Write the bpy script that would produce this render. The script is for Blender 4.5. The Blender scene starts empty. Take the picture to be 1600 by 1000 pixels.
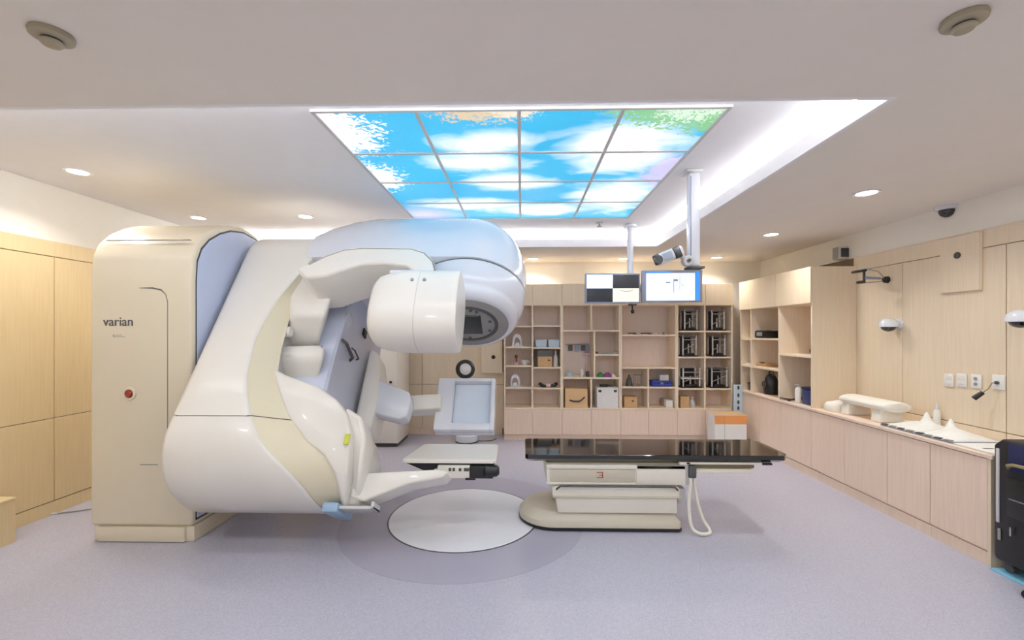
import bpy, bmesh, math, random
from mathutils import Vector, Matrix
R = math.radians
C = bpy.context.scene.collection
S = bpy.context.scene
random.seed(7)

# ------------------------------------------------------------------ camera, light, exposure
F, CY, H, YAW = 680.0, 519.0, 1.6, math.atan(15 / 680)
cam_d = bpy.data.cameras.new('camera'); cam = bpy.data.objects.new('camera', cam_d); C.objects.link(cam)
cam_d.sensor_width = 36; cam_d.lens = F / 1600 * 36; cam_d.shift_y = 19 / 1600; cam_d.clip_start = 0.05
cam.location = (0, 0, H); cam.rotation_euler = (R(90), 0, YAW)
S.camera = cam
S.view_settings.view_transform = 'Standard'; S.view_settings.look = 'None'
S.view_settings.gamma = 1; S.view_settings.use_curve_mapping = False
S.view_settings.exposure = 0.38
S.cycles.use_denoising = True
S.cycles.max_bounces = 10; S.cycles.diffuse_bounces = 6; S.cycles.glossy_bounces = 4
S.cycles.sample_clamp_indirect = 6
w = bpy.data.worlds.new('world'); S.world = w; w.use_nodes = True
w.node_tree.nodes['Background'].inputs[0].default_value = (.9, .92, 1, 1)
w.node_tree.nodes['Background'].inputs[1].default_value = 0.05

LC, ZR = 2.69, 2.89            # low ceiling, recess ceiling
XL, XR, YB, YF = -4.13, 3.69, 6.80, -2.4
RX, RY0, RY1 = 1.72, 2.08, 5.57   # recess edges
COVE_W, DOWN_W, DOWN_FRONT_W, SKY_E = 44, 6, 10, 5.2

def area(name, loc, rot, sx, sy, energy, col, shape='RECTANGLE', spread=180):
    l = bpy.data.lights.new(name, 'AREA'); l.shape = shape; l.size = sx
    if shape != 'DISK': l.size_y = sy
    l.energy = energy; l.color = col; l.spread = R(spread)
    o = bpy.data.objects.new(name, l); C.objects.link(o); o.location = loc; o.rotation_euler = rot
    return o
NEUT = (.91, .955, 1); WARM = (1, .96, .90); COOL = (.90, .95, 1)
area('cove_light_right', (RX + .07, (RY0 + RY1) / 2, 2.795), (R(180), R(35), 0), .05, RY1 - RY0, COVE_W * 3.4, NEUT)
area('cove_light_back', ((XL + RX) / 2, RY1 + .07, 2.795), (R(180 - 35), 0, 0), RX - XL, .05, COVE_W * 5.6, NEUT)
area('cove_light_front', ((XL + RX) / 2, RY0 - .07, 2.795), (R(180 + 35), 0, 0), RX - XL, .05, COVE_W * 5.6, NEUT)

# ------------------------------------------------------------------ projection helpers (pixel of the 1600x1000 photo -> point)
ct, st = math.cos(YAW), math.sin(YAW)
def ray(px, py):
    u = (px - 800) / F; v = (CY - py) / F
    return Vector((-st + u * ct, ct + u * st, v))
O0 = Vector((0, 0, H))
def at_y(px, py, Y): r = ray(px, py); return O0 + r * (Y / r.y)
def at_x(px, py, X): r = ray(px, py); return O0 + r * (X / r.x)
def at_z(px, py, Z): r = ray(px, py); return O0 + r * ((Z - H) / r.z)
# gantry frame: a along the rotation axis, b towards the imaging source, c towards the treatment head
PHI = R(32.5); ISO = Vector((-.5, 3.78, 1.29))
BD = Vector((0, -math.cos(PHI), math.sin(PHI))); CD = Vector((0, math.sin(PHI), math.cos(PHI)))
def G(p): return ISO + Vector((p[0], 0, 0)) + BD * p[1] + CD * p[2]

# ------------------------------------------------------------------ materials
def mat(name, col, rough=.5, metal=0., emit=None, es=1., noise=.03, nscale=8., coat=0., wood=False, spec=.5, bump=0., stretch=None, trans=0., alpha=1.):
    m = bpy.data.materials.new(name); m.use_nodes = True; nt = m.node_tree; N = nt.nodes; L = nt.links
    b = N['Principled BSDF']
    b.inputs['Roughness'].default_value = rough; b.inputs['Metallic'].default_value = metal
    b.inputs['Specular IOR Level'].default_value = spec
    b.inputs['Coat Weight'].default_value = coat; b.inputs['Coat Roughness'].default_value = .05
    b.inputs['Transmission Weight'].default_value = trans; b.inputs['Alpha'].default_value = alpha
    c = [((x / 12.92) if x <= .04045 else ((x + .055) / 1.055) ** 2.4) for x in [v / 255 for v in col]]
    tc = N.new('ShaderNodeNewGeometry'); mp = N.new('ShaderNodeMapping'); L.new(tc.outputs['Position'], mp.inputs[0])
    nz = N.new('ShaderNodeTexNoise'); nz.inputs['Scale'].default_value = nscale; nz.inputs['Detail'].default_value = 4
    if wood: mp.inputs['Scale'].default_value = (9, 9, .35)
    if stretch: mp.inputs['Scale'].default_value = stretch
    L.new(mp.outputs[0], nz.inputs['Vector'])
    cr = N.new('ShaderNodeValToRGB')
    cr.color_ramp.elements[0].position = .3; cr.color_ramp.elements[1].position = .7
    k = noise if not wood else .05
    cr.color_ramp.elements[0].color = (c[0] * (1 - k), c[1] * (1 - k * 1.15), c[2] * (1 - k * 1.4), 1)
    cr.color_ramp.elements[1].color = (min(1, c[0] * (1 + k * .6)), min(1, c[1] * (1 + k * .6)), min(1, c[2] * (1 + k * .6)), 1)
    L.new(nz.outputs[0], cr.inputs[0]); L.new(cr.outputs[0], b.inputs['Base Color'])
    if bump:
        bp = N.new('ShaderNodeBump'); bp.inputs['Strength'].default_value = bump; bp.inputs['Distance'].default_value = .002
        L.new(nz.outputs[0], bp.inputs['Height']); L.new(bp.outputs[0], b.inputs['Normal'])
    if emit:
        e = [((x / 12.92) if x <= .04045 else ((x + .055) / 1.055) ** 2.4) for x in [v / 255 for v in emit]]
        b.inputs['Emission Color'].default_value = (*e, 1); b.inputs['Emission Strength'].default_value = es
    return m
M = {}
M['ceil'] = mat('ceiling_paint', (238, 231, 222), .9, noise=.01)
M['recess'] = mat('recess_paint', (244, 243, 245), .9, noise=.01)
M['wallw'] = mat('white_wall_paint', (247, 243, 234), .85, noise=.012)
M['wood'] = mat('pale_maple', (233, 216, 190), .45, wood=True)
M['woodL'] = mat('yellow_maple', (220, 198, 154), .45, wood=True)
M['woodP'] = mat('pink_maple', (240, 217, 197), .45, wood=True)
M['woodI'] = mat('maple_inside', (238, 222, 213), .5, wood=True)
M['woodE'] = mat('maple_edge', (244, 227, 203), .5, wood=True)
M['groove'] = mat('dark_groove', (120, 98, 72), .8)
M['white'] = mat('machine_white', (236, 232, 224), .32, coat=.25, noise=.008)
M['white2'] = mat('machine_cool_white', (226, 228, 236), .26, coat=.55, noise=.008)
M['stand'] = mat('stand_cream', (224, 213, 190), .33, coat=.2, noise=.01)
M['standside'] = mat('stand_side_sky_tint', (196, 206, 232), .28, coat=.3, noise=.01)  # blue of the reflected sky panel painted into the base colour
M['band'] = mat('cover_band_cream', (228, 219, 192), .4, noise=.01)
M['face'] = mat('faceplate_sky_tint', (208, 214, 234), .35, coat=.2, noise=.015)  # bluish light from the sky panel put into this colour
M['dark'] = mat('dark_seam', (58, 56, 58), .6)
M['black'] = mat('black_plastic', (26, 26, 28), .35)
M['blackg'] = mat('carbon_gloss', (16, 15, 15), .06, coat=.6, spec=.7)
M['grey'] = mat('mid_grey', (150, 148, 146), .45)
M['dgrey'] = mat('dark_grey', (82, 80, 82), .45)
M['lgrey'] = mat('light_grey', (205, 204, 204), .4)
M['cream'] = mat('couch_cream', (236, 231, 219), .4, noise=.01)
M['cream2'] = mat('couch_base_greige', (206, 199, 182), .45, noise=.015)
M['olive'] = mat('olive_metal', (140, 128, 92), .45)
M['disc'] = mat('floor_disc_metal', (242, 244, 252), .22, noise=.02, nscale=1.5)
M['chrome'] = mat('brushed_steel', (190, 190, 192), .25, 1.)
M['card'] = mat('cardboard', (206, 168, 122), .8, noise=.06, nscale=20)
M['paper'] = mat('white_card', (238, 236, 232), .7)
M['orange'] = mat('orange_print', (232, 158, 92), .6)
M['palebl'] = mat('pale_blue_plastic', (200, 220, 236), .4)
M['blue'] = mat('blue_plastic', (44, 62, 150), .45)
M['navy'] = mat('navy_fabric', (20, 24, 70), .7)
M['cyan'] = mat('sky_blue_vinyl', (132, 196, 226), .5)
M['green'] = mat('green_cloth', (60, 140, 84), .8)
M['purple'] = mat('purple_cloth', (140, 70, 150), .7)
M['pink'] = mat('pink_plastic', (226, 190, 192), .5)
M['red'] = mat('red_button', (150, 50, 34), .4)
M['yellow'] = mat('yellow_sticker', (196, 200, 60), .5)
M['foam'] = mat('white_foam', (240, 236, 226), .8, noise=.02, nscale=30, bump=.3)
M['mesh'] = mat('thermoplastic_white', (240, 240, 236), .5, noise=.05, nscale=70, bump=.4)
M['bluegl'] = mat('housing_blue', (150, 178, 206), .35)
M['lamp'] = mat('lamp_glow', (255, 250, 240), .5, emit=(255, 248, 235), es=9)
M['strip'] = mat('led_strip', (255, 255, 255), .5, emit=(255, 252, 248), es=3)
M['scrw'] = mat('screen_white', (235, 238, 248), .3, emit=(226, 234, 250), es=.5)
M['scrc'] = mat('screen_cream', (235, 235, 220), .3, emit=(240, 240, 226), es=.42)
M['scrk'] = mat('screen_black', (22, 26, 34), .2)
M['scrb'] = mat('screen_blue', (40, 120, 200), .3, emit=(50, 130, 215), es=.7)
M['bezel'] = mat('monitor_bezel', (150, 158, 176), .35)
M['gland'] = mat('shell_translucent', (226, 224, 232), .3)

def floor_mat():
    m = mat('speckled_vinyl', (186, 180, 182), .34, noise=.05, nscale=120)
    nt = m.node_tree; N = nt.nodes; L = nt.links; b = N['Principled BSDF']
    tc = N.new('ShaderNodeNewGeometry')
    v = N.new('ShaderNodeTexVoronoi'); v.inputs['Scale'].default_value = 160; L.new(tc.outputs['Position'], v.inputs['Vector'])
    rp = N.new('ShaderNodeValToRGB'); rp.color_ramp.elements[0].position = 0; rp.color_ramp.elements[1].position = 1
    rp.color_ramp.elements[0].color = (.43, .425, .51, 1); rp.color_ramp.elements[1].color = (.535, .53, .63, 1)
    sp = N.new('ShaderNodeSeparateColor'); L.new(v.outputs['Color'], sp.inputs[0]); L.new(sp.outputs[0], rp.inputs[0])
    L.new(rp.outputs[0], b.inputs['Base Color'])
    return m
M['floor'] = floor_mat()

def sky_mat():
    m = bpy.data.materials.new('printed_sky'); m.use_nodes = True; nt = m.node_tree; N = nt.nodes; L = nt.links
    b = N['Principled BSDF']; b.inputs['Roughness'].default_value = .3
    g = N.new('ShaderNodeNewGeometry'); mp = N.new('ShaderNodeMapping'); L.new(g.outputs['Position'], mp.inputs[0])
    def noise(sc, det, off=(0, 0, 0), scl=(1, 1, 1), dist=0):
        q = N.new('ShaderNodeMapping'); L.new(g.outputs['Position'], q.inputs[0]); q.inputs['Location'].default_value = off; q.inputs['Scale'].default_value = scl
        n = N.new('ShaderNodeTexNoise'); n.inputs['Scale'].default_value = sc; n.inputs['Detail'].default_value = det; n.inputs['Distortion'].default_value = dist
        L.new(q.outputs[0], n.inputs['Vector']); return n.outputs[0]
    def mix(fac, c1, c2):
        x = N.new('ShaderNodeMix'); x.data_type = 'RGBA'
        L.new(fac, x.inputs[0])
        for s, v in ((6, c1), (7, c2)):
            if isinstance(v, tuple): x.inputs[s].default_value = v
            else: L.new(v, x.inputs[s])
        return x.outputs[2]
    def math_(op, a, bb, clamp=False):
        x = N.new('ShaderNodeMath'); x.operation = op; x.use_clamp = clamp
        for i, v in enumerate((a, bb)):
            if isinstance(v, (int, float)): x.inputs[i].default_value = v
            else: L.new(v, x.inputs[i])
        return x.outputs[0]
    def ramp(v, p0, p1):
        r = N.new('ShaderNodeMapRange'); r.inputs[1].default_value = p0; r.inputs[2].default_value = p1; L.new(v, r.inputs[0]); return r.outputs[0]
    xyz = N.new('ShaderNodeSeparateXYZ'); L.new(g.outputs['Position'], xyz.inputs[0]); X, Y = xyz.outputs[0], xyz.outputs[1]
    def blob(cx, cy, rx, ry):
        dx = math_('DIVIDE', math_('SUBTRACT', X, cx), rx); dy = math_('DIVIDE', math_('SUBTRACT', Y, cy), ry)
        d = math_('SQRT', math_('ADD', math_('MULTIPLY', dx, dx), math_('MULTIPLY', dy, dy)), 0)
        return ramp(d, 1.0, 0.2)
    k = .78 / SKY_E
    def cc(r, g_, b_, f=1.): return (r * k * f, g_ * k * f, b_ * k * f, 1)
    blue = mix(noise(1.3, 3), cc(.0, .40, .80), cc(.06, .62, .98))
    cl = blob(.70, 3.05, .62, .8)                                   # big clouds where the print has them
    for args in ((-.30, 3.30, .62, .26), (-.12, 3.72, .55, .38), (-.45, 4.35, .9, .3), (.85, 4.1, .6, .75), (.2, 4.55, .9, .3), (-.25, 2.95, .5, .25)):
        cl = math_('MAXIMUM', cl, blob(*args))
    n = noise(2.6, 8, (3, 1, 0), (1, 1.6, 1), .8)
    fac = ramp(math_('ADD', math_('MULTIPLY', cl, .7), math_('MULTIPLY', n, .9)), .62, 1.12)
    col = mix(fac, blue, cc(1, 1, 1, 1.25))
    def spray(blobs, sc, off, lo, hi, dist=1.2):
        m_ = blob(*blobs[0])
        for q in blobs[1:]: m_ = math_('MAXIMUM', m_, blob(*q))
        v = math_('ADD', math_('MULTIPLY', m_, .5), math_('MULTIPLY', noise(sc, 6, off, (1, 1, 1), dist), .8))
        return math_('MULTIPLY', ramp(v, lo, hi), ramp(m_, .0, .12))
    col = mix(spray(((-1.3, 2.75, .70, .75), (-1.25, 3.6, .50, .6)), 20, (0, 0, 0), .68, .76), col, cc(1, 1, 1, 1.15))
    col = mix(spray(((-.25, 2.4, .5, .42),), 24, (5, 2, 0), .62, .70), col, cc(.80, .62, .40))
    col = mix(spray(((-.05, 2.45, .3, .3),), 30, (2, 7, 0), .66, .74), col, cc(.95, .85, .7))
    col = mix(spray(((.95, 2.4, .75, .50), (1.15, 2.5, .4, .5)), 26, (9, 4, 0), .60, .66), col, cc(.26, .62, .30))
    col = mix(spray(((1.0, 2.5, .6, .5),), 32, (1, 4, 3), .80, .86), col, cc(.75, .95, .75))
    col = mix(math_('MULTIPLY', blob(-1.05, 4.75, .5, .4), .6), col, cc(.95, .66, .86))
    col = mix(math_('MULTIPLY', spray(((1.2, 3.5, .35, .6),), 14, (4, 4, 1), .6, .75), .7), col, cc(.92, .66, .92))
    b.inputs['Base Color'].default_value = (.04, .04, .04, 1); b.inputs['Specular IOR Level'].default_value = .1
    L.new(col, b.inputs['Emission Color']); b.inputs['Emission Strength'].default_value = SKY_E
    return m
M['sky'] = sky_mat()

# ------------------------------------------------------------------ mesh helpers
class B:
    def __init__(s): s.v = []; s.f = []
    def add(s, vs, fs, fn=None):
        n = len(s.v)
        s.v += [Vector(fn(p)) if fn else Vector(p) for p in vs]; s.f += [[n + i for i in f] for f in fs]; return s
    def bm(s, bm, fn=None):
        bm.verts.index_update(); return s.add([v.co.copy() for v in bm.verts], [[v.index for v in f.verts] for f in bm.faces], fn)
    def box(s, x0, x1, y0, y1, z0, z1, bev=0., seg=2, fn=None):
        bm = bmesh.new(); bmesh.ops.create_cube(bm, size=1)
        for v in bm.verts: v.co = Vector(((x0 + x1) / 2 + v.co.x * (x1 - x0), (y0 + y1) / 2 + v.co.y * (y1 - y0), (z0 + z1) / 2 + v.co.z * (z1 - z0)))
        if bev: bmesh.ops.bevel(bm, geom=list(bm.edges), offset=min(bev, .49 * min(abs(x1 - x0), abs(y1 - y0), abs(z1 - z0))), segments=seg, affect='EDGES', profile=.5)
        s.bm(bm, fn); bm.free(); return s
    def cyl(s, p0, p1, r0, r1=None, n=16, bev=0, fn=None):
        p0 = Vector(p0); p1 = Vector(p1); r1 = r0 if r1 is None else r1
        d = (p1 - p0).normalized(); u = d.orthogonal().normalized(); vv = d.cross(u)
        rings = [(p0, r0), (p1, r1)]
        if bev: rings = [(p0, r0 - bev), (p0 + d * bev, r0), (p1 - d * bev, r1), (p1, r1 - bev)]
        return s.loft([[c + (u * math.cos(2 * math.pi * i / n) + vv * math.sin(2 * math.pi * i / n)) * r for i in range(n)] for c, r in rings], fn=fn)
    def loft(s, rings, cap=True, closed=True, fn=None):
        n = len(rings[0]); vs = [p for r in rings for p in r]; fs = []
        for k in range(len(rings) - 1):
            for i in range(n if closed else n - 1):
                j = (i + 1) % n; fs.append([k * n + i, k * n + j, (k + 1) * n + j, (k + 1) * n + i])
        if cap: fs += [list(range(n))[::-1], [(len(rings) - 1) * n + i for i in range(n)]]
        return s.add(vs, fs, fn)
    def tube(s, pts, r, n=8, fn=None):
        pts = [Vector(p) for p in pts]; rings = []; u = None
        for i, p in enumerate(pts):
            d = (pts[min(i + 1, len(pts) - 1)] - pts[max(i - 1, 0)]).normalized()
            u = d.orthogonal().normalized() if u is None else (u - d * u.dot(d)).normalized()
            vv = d.cross(u); rr = r[i] if isinstance(r, (list, tuple)) else r
            rings.append([p + (u * math.cos(2 * math.pi * k / n) + vv * math.sin(2 * math.pi * k / n)) * rr for k in range(n)])
        return s.loft(rings, fn=fn)
    def lathe(s, prof, o=(0, 0, 0), ax=(0, 0, 1), n=32, fn=None):
        o = Vector(o); d = Vector(ax).normalized(); u = d.orthogonal().normalized(); vv = d.cross(u)
        torus = prof[0][0] > .001 and prof[-1][0] > .001
        if torus: prof = list(prof) + [prof[0]]
        return s.loft([[o + d * z + (u * math.cos(2 * math.pi * i / n) + vv * math.sin(2 * math.pi * i / n)) * max(r, 1e-4) for i in range(n)] for r, z in prof], cap=not torus, fn=fn)
    def prism(s, poly, d0, d1, fn, bev=0., seg=3):
        """poly of (p,q); fn(p, d, q) -> point"""
        bm = bmesh.new()
        v0 = [bm.verts.new((p, d0, q)) for p, q in poly]; v1 = [bm.verts.new((p, d1, q)) for p, q in poly]; n = len(poly)
        bm.faces.new(v0); bm.faces.new(v1[::-1])
        for i in range(n): bm.faces.new((v0[i], v1[i], v1[(i + 1) % n], v0[(i + 1) % n]))
        bmesh.ops.recalc_face_normals(bm, faces=bm.faces)
        if bev: bmesh.ops.bevel(bm, geom=list(bm.edges), offset=bev, segments=seg, affect='EDGES', profile=.5, clamp_overlap=True)
        s.bm(bm, (lambda p: fn((p[0], p[1], p[2])))); bm.free(); return s
WL = {}
def wl(o): return WL.get(o.name, Vector((0, 0, 0)))
def obj(name, b, m, parent=None, loc=None, smooth=35):
    o_loc = Vector(loc) if loc is not None else (wl(parent) if parent else Vector((0, 0, 0)))
    me = bpy.data.meshes.new(name); me.from_pydata([v - o_loc for v in b.v], [], b.f)
    bm = bmesh.new(); bm.from_mesh(me); bmesh.ops.remove_doubles(bm, verts=bm.verts, dist=1e-6); bmesh.ops.recalc_face_normals(bm, faces=bm.faces); bm.to_mesh(me); bm.free()
    if smooth:
        me.shade_smooth(); me.set_sharp_from_angle(angle=R(smooth))
    me.materials.append(M[m] if isinstance(m, str) else m)
    o = bpy.data.objects.new(name, me); C.objects.link(o); o.location = o_loc
    WL[o.name] = o_loc
    if parent: o.parent = parent; o.location = o_loc - wl(parent)
    return o
def thing(name, label, cat, loc, group=None):
    o = bpy.data.objects.new(name, None); o.empty_display_size = .1; C.objects.link(o); o.location = loc; WL[o.name] = Vector(loc)
    o['label'] = label; o['category'] = cat
    if group: o['group'] = group
    return o
def tag(o, label, cat, group=None):
    o['label'] = label; o['category'] = cat
    if group: o['group'] = group
    return o
def struct(name, b, m, smooth=0):
    o = obj(name, b, m, smooth=smooth); o['kind'] = 'structure'; return o
def dup(o, loc, label=None):
    r = o.copy(); C.objects.link(r); r.location = loc; WL[r.name] = Vector(loc)
    if label: r['label'] = label
    for ch in list(o.children):
        c = ch.copy(); C.objects.link(c); c.parent = r
        for g in ch.children:
            d = g.copy(); C.objects.link(d); d.parent = c
    return r
def lerp(t, tab):
    if t <= tab[0][0]: return tab[0][1]
    for (a, u), (b_, v) in zip(tab, tab[1:]):
        if t <= b_: return u + (v - u) * (t - a) / (b_ - a)
    return tab[-1][1]

# ------------------------------------------------------------------ the room
T = .12
fl = struct('floor', B().box(XL - T, XR + T, YF - T, YB + T, -T, 0), 'floor')
wbk = struct('wall_back', B().box(XL - T, XR + T, YB, YB + T, 0, 3.1), 'wallw')
wle = struct('wall_left', B().box(XL - T, XL, YF, YB, 0, 3.1), 'wallw')
wri = struct('wall_right', B().box(XR, XR + T, YF, YB, 0, 3.1), 'wallw')
struct('wall_front', B().box(XL - T, XR + T, YF - T, YF, 0, 3.1), 'wallw')
low = B().box(XL, XR, YF, RY0 - .025, LC, LC + .03).box(RX + .025, XR, RY0 - .025, RY1 + .025, LC, LC + .03).box(XL, XR, RY1 + .025, YB, LC, LC + .03)
ce = struct('ceiling', low, 'ceil')
o = obj('recess_ceiling', B().box(XL, RX + .30, RY0 - .30, RY1 + .30, ZR, ZR + .05), 'recess', ce, smooth=0)
o = obj('recess_side', B().box(RX + .28, RX + .30, RY0 - .3, RY1 + .3, LC + .03, ZR).box(XL, RX + .3, RY1 + .28, RY1 + .3, LC + .03, ZR).box(XL, RX + .3, RY0 - .3, RY0 - .28, LC + .03, ZR), 'recess', ce, smooth=0)
LT = 2.79
struct('trim_1', B().box(RX, RX + .025, RY0 - .025, RY1 + .025, LC, LT), 'recess')
struct('trim_2', B().box(XL, RX, RY1, RY1 + .025, LC, LT), 'recess')
struct('trim_3', B().box(XL, RX, RY0 - .025, RY0, LC, LT), 'recess')
# wall panelling: each board its own mesh, dark joint behind
def panels_x(parent, X, out, ys, zs, m, th=.018, gap=.006):
    """boards on a wall of constant X; out = +1/-1 direction into the room"""
    for y0, y1 in zip(ys, ys[1:]):
        for z0, z1 in zip(zs, zs[1:]):
            xa, xb = sorted((X + out * .002, X + out * th))
            obj('panel', B().box(xa, xb, y0 + gap / 2, y1 - gap / 2, z0 + gap / 2, z1 - gap / 2, .002, 1), m, parent, smooth=0)
def panels_y(parent, Y, xs, zs, m, th=.018, gap=.006):
    for x0, x1 in zip(xs, xs[1:]):
        for z0, z1 in zip(zs, zs[1:]):
            obj('panel', B().box(x0 + gap / 2, x1 - gap / 2, Y - th, Y - .002, z0 + gap / 2, z1 - gap / 2, .002, 1), m, parent, smooth=0)
YLG = at_x(85, 600, XL + .018).y
obj('joint_backing', B().box(XL, XL + .004, YF, YB, .0, 2.40), 'groove', wle, smooth=0)
panels_x(wle, XL, 1, [YF, YLG - 4.8, YLG - 3.6, YLG - 2.4, YLG - 1.2, YLG, YLG + 1.2, YB], [.118, .845, 2.262], 'woodL')
panels_x(wle, XL, 1, [YF, YB], [2.262, 2.40], 'woodL')
struct('baseboard_left', B().box(XL, XL + .016, YF, YB, 0, .114), 'woodL')
struct('baseboard_back', B().box(XL, -.30, YB - .016, YB, 0, .10), 'woodP')
yr1, yr2 = at_x(1410, 560, XR - .018).y, at_x(1572, 560, XR - .018).y
obj('joint_backing', B().box(XR - .004, XR, YF, YB, .0, 2.42), 'groove', wri, smooth=0)
panels_x(wri, XR, -1, [YF, yr2 - 2.4, yr2 - 1.2, yr2, yr1, 4.9], [.10, .835, 2.27], 'wood')
panels_x(wri, XR, -1, [YF, 4.9], [2.27, 2.42], 'wood')
struct('baseboard_right', B().box(XR - .016, XR, YF, 2.9, 0, .10), 'wood')
obj('joint_backing', B().box(XL, -.28, YB - .004, YB, 0, 2.30), 'groove', wbk, smooth=0)
xb = at_y(660, 560, YB).x
panels_y(wbk, YB, [XL + .02, xb - 2.0, xb - 1.0, xb, -.28], [.10, .785, 2.30], 'wood')

# turntable pit: tinted ring and the bright disc plate
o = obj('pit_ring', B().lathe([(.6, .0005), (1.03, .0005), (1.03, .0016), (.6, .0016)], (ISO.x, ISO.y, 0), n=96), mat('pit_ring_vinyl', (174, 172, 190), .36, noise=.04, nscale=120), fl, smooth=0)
t = thing('turntable_disc', 'large round pale metal disc set in the floor before the couch', 'floor disc', (ISO.x, ISO.y, 0.0017))
obj('plate', B().lathe([(.0, .0018), (.630, .0018), (.634, .004), (.630, .007), (.0, .007)], (ISO.x, ISO.y, 0), n=96), 'disc', t)
obj('rim', B().lathe([(.634, .0018), (.645, .0018), (.645, .0045), (.634, .0045)], (ISO.x, ISO.y, 0), n=96), 'dgrey', t)

# ------------------------------------------------------------------ backlit sky ceiling
SX0, SY1, TS = -1.215, 4.90, .6
t = thing('sky_light_panel', 'backlit ceiling panel printed with blue sky, clouds and blossoms', 'light panel', (SX0 + 1.2, SY1 - 1.2, ZR))
for i in range(4):
    for j in range(4):
        x, y = SX0 + i * TS, SY1 - (j + 1) * TS
        obj('light_panel', B().box(x + .011, x + TS - .011, y + .011, y + TS - .011, ZR - .008, ZR - .002), 'sky', t, smooth=0)
for i in range(5):
    x = SX0 + i * TS; obj('frame_bar', B().box(x - .011, x + .011, SY1 - 4 * TS - .011, SY1 + .011, ZR - .016, ZR - .001), 'lgrey', t, smooth=0)
for j in range(5):
    y = SY1 - j * TS
    for i in range(4):
        obj('frame_bar', B().box(SX0 + i * TS + .011, SX0 + (i + 1) * TS - .011, y - .011, y + .011, ZR - .016, ZR - .001), 'lgrey', t, smooth=0)

# ------------------------------------------------------------------ downlights
def downlight(x, y, z, label, energy, group, col=WARM):
    t = thing('downlight', label, 'ceiling light', (x, y, z), group)
    obj('trim_ring', B().lathe([(.068, -.001), (.088, -.001), (.090, -.005), (.086, -.010), (.068, -.006)], (x, y, z), n=32), 'recess', t)
    obj('lens', B().lathe([(0, -.001), (.068, -.001), (.068, -.004), (0, -.004)], (x, y, z), n=32), 'lamp', t)
    area('downlight_lamp', (x, y, z - .014), (0, 0, 0), .13, .13, energy, col, 'DISK', 130 if col is WARM else 180)
for px, py, z, lab in ((122, 268, ZR, 'round recessed downlight in the bright ceiling nearest the left wall'),
                       (310, 340, ZR, 'round recessed downlight above the tall machine stand'),
                       (477, 338, ZR, 'round recessed downlight above the gantry cover, left of the sky panel'),
                       (1354, 301, LC, 'round recessed downlight, nearest of those along the right wall'),
                       (1205, 366, LC, 'round recessed downlight, middle one of those along the right side'),
                       (1120, 402, LC, 'round recessed downlight right of the camera pole, before the right upper cabinets'),
                       (833, 404, LC, 'round recessed downlight over the shelves beside the treatment head'),
                       (975, 404, LC, 'round recessed downlight just behind the thin monitor pole')):
    p = at_z(px, py, z); downlight(p.x, p.y, z, lab, DOWN_W, 'recessed downlights in view')
for x, y in ((-3.0, 1.2), (-1.0, 1.0), (1.0, 1.0), (3.0, 1.6), (-3.0, -.8), (-1.0, -1.0), (1.0, -1.0), (3.0, -.4)):  # unseen lamps added behind the camera to brighten the room
    downlight(x, y, LC, 'added unseen round downlight in the front ceiling behind the viewer', DOWN_FRONT_W, 'added downlights out of view', COOL)

# ------------------------------------------------------------------ linear accelerator
t = thing('linear_accelerator', 'large white radiotherapy machine with curved gantry beside the tall stand', 'medical machine', (-2.0, 3.78, 0))
# stand: arched profile in Y-Z
SXL, SXR = -3.30, -2.50
arch = [(3.25, .12), (3.25, 2.02), (3.262, 2.18), (3.31, 2.29), (3.40, 2.38), (3.53, 2.46), (3.67, 2.515), (3.85, 2.54), (4.05, 2.515), (4.22, 2.43), (4.36, 2.27), (4.42, 2.05), (4.42, .12)]
obj('stand_cover', B().prism([(y, z) for y, z in arch], SXL, SXR, lambda p: Vector((p[1], p[0], p[2])), .03, 4), 'stand', t, smooth=50)
ins = []
cyy, czz = 3.85, 1.3
for y, z in arch: ins.append((cyy + (y - cyy) * .93, czz + (z - czz) * .955))
obj('side_seam', B().prism([(cyy + (y - cyy) * .945, czz + (z - czz) * .967) for y, z in arch], SXR - .03, SXR + .003, lambda p: Vector((p[1], p[0], p[2]))), 'dark', t, smooth=0)
obj('side_panel', B().prism(ins, SXR - .02, SXR + .010, lambda p: Vector((p[1], p[0], p[2])), .006, 2), 'standside', t, smooth=40)
obj('plinth', B().box(SXL + .02, SXR, 3.27, 4.40, 0, .119, .006).box(SXL + .07, SXR - .06, 3.245, 3.28, .005, .115, .004), 'stand', t)
# front door seams
FY = 3.2485
def strip(px0, py0, px1, py1, wd=.004):
    a, b_ = at_y(px0, py0, FY), at_y(px1, py1, FY)
    x0, x1 = sorted((a.x, b_.x)); z0, z1 = sorted((a.z, b_.z))
    return B().box(x0 - wd, x1 + wd, FY - .001, FY + .02, z0 - wd, z1 + wd, .001, 1)
seam = B()
pts = [at_y(x, y, FY + .002) for x, y in ((218, 450), (238, 450), (252, 453), (259, 460), (262, 472), (262, 560), (262, 720))]
seam.tube(pts, [.002, .006, .006, .003, .003, .003, .003], 6)
obj('door_seam', seam, 'dgrey', t)
obj('lower_seam', strip(219, 726, 246, 726, .003), 'grey', t)
obj('top_seam', strip(166, 375, 296, 375, .002), 'grey', t)
p = at_y(203, 615, FY)
eb = obj('emergency_button', B().cyl((p.x, FY + .01, p.z), (p.x, FY - .02, p.z), .030, .026, 20, .004), 'red', t)
obj('button_collar', B().lathe([(.030, 0), (.052, 0), (.048, .012), (.034, .014)], (p.x, FY + .002, p.z), (0, -1, 0), 28), 'stand', t)
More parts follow.
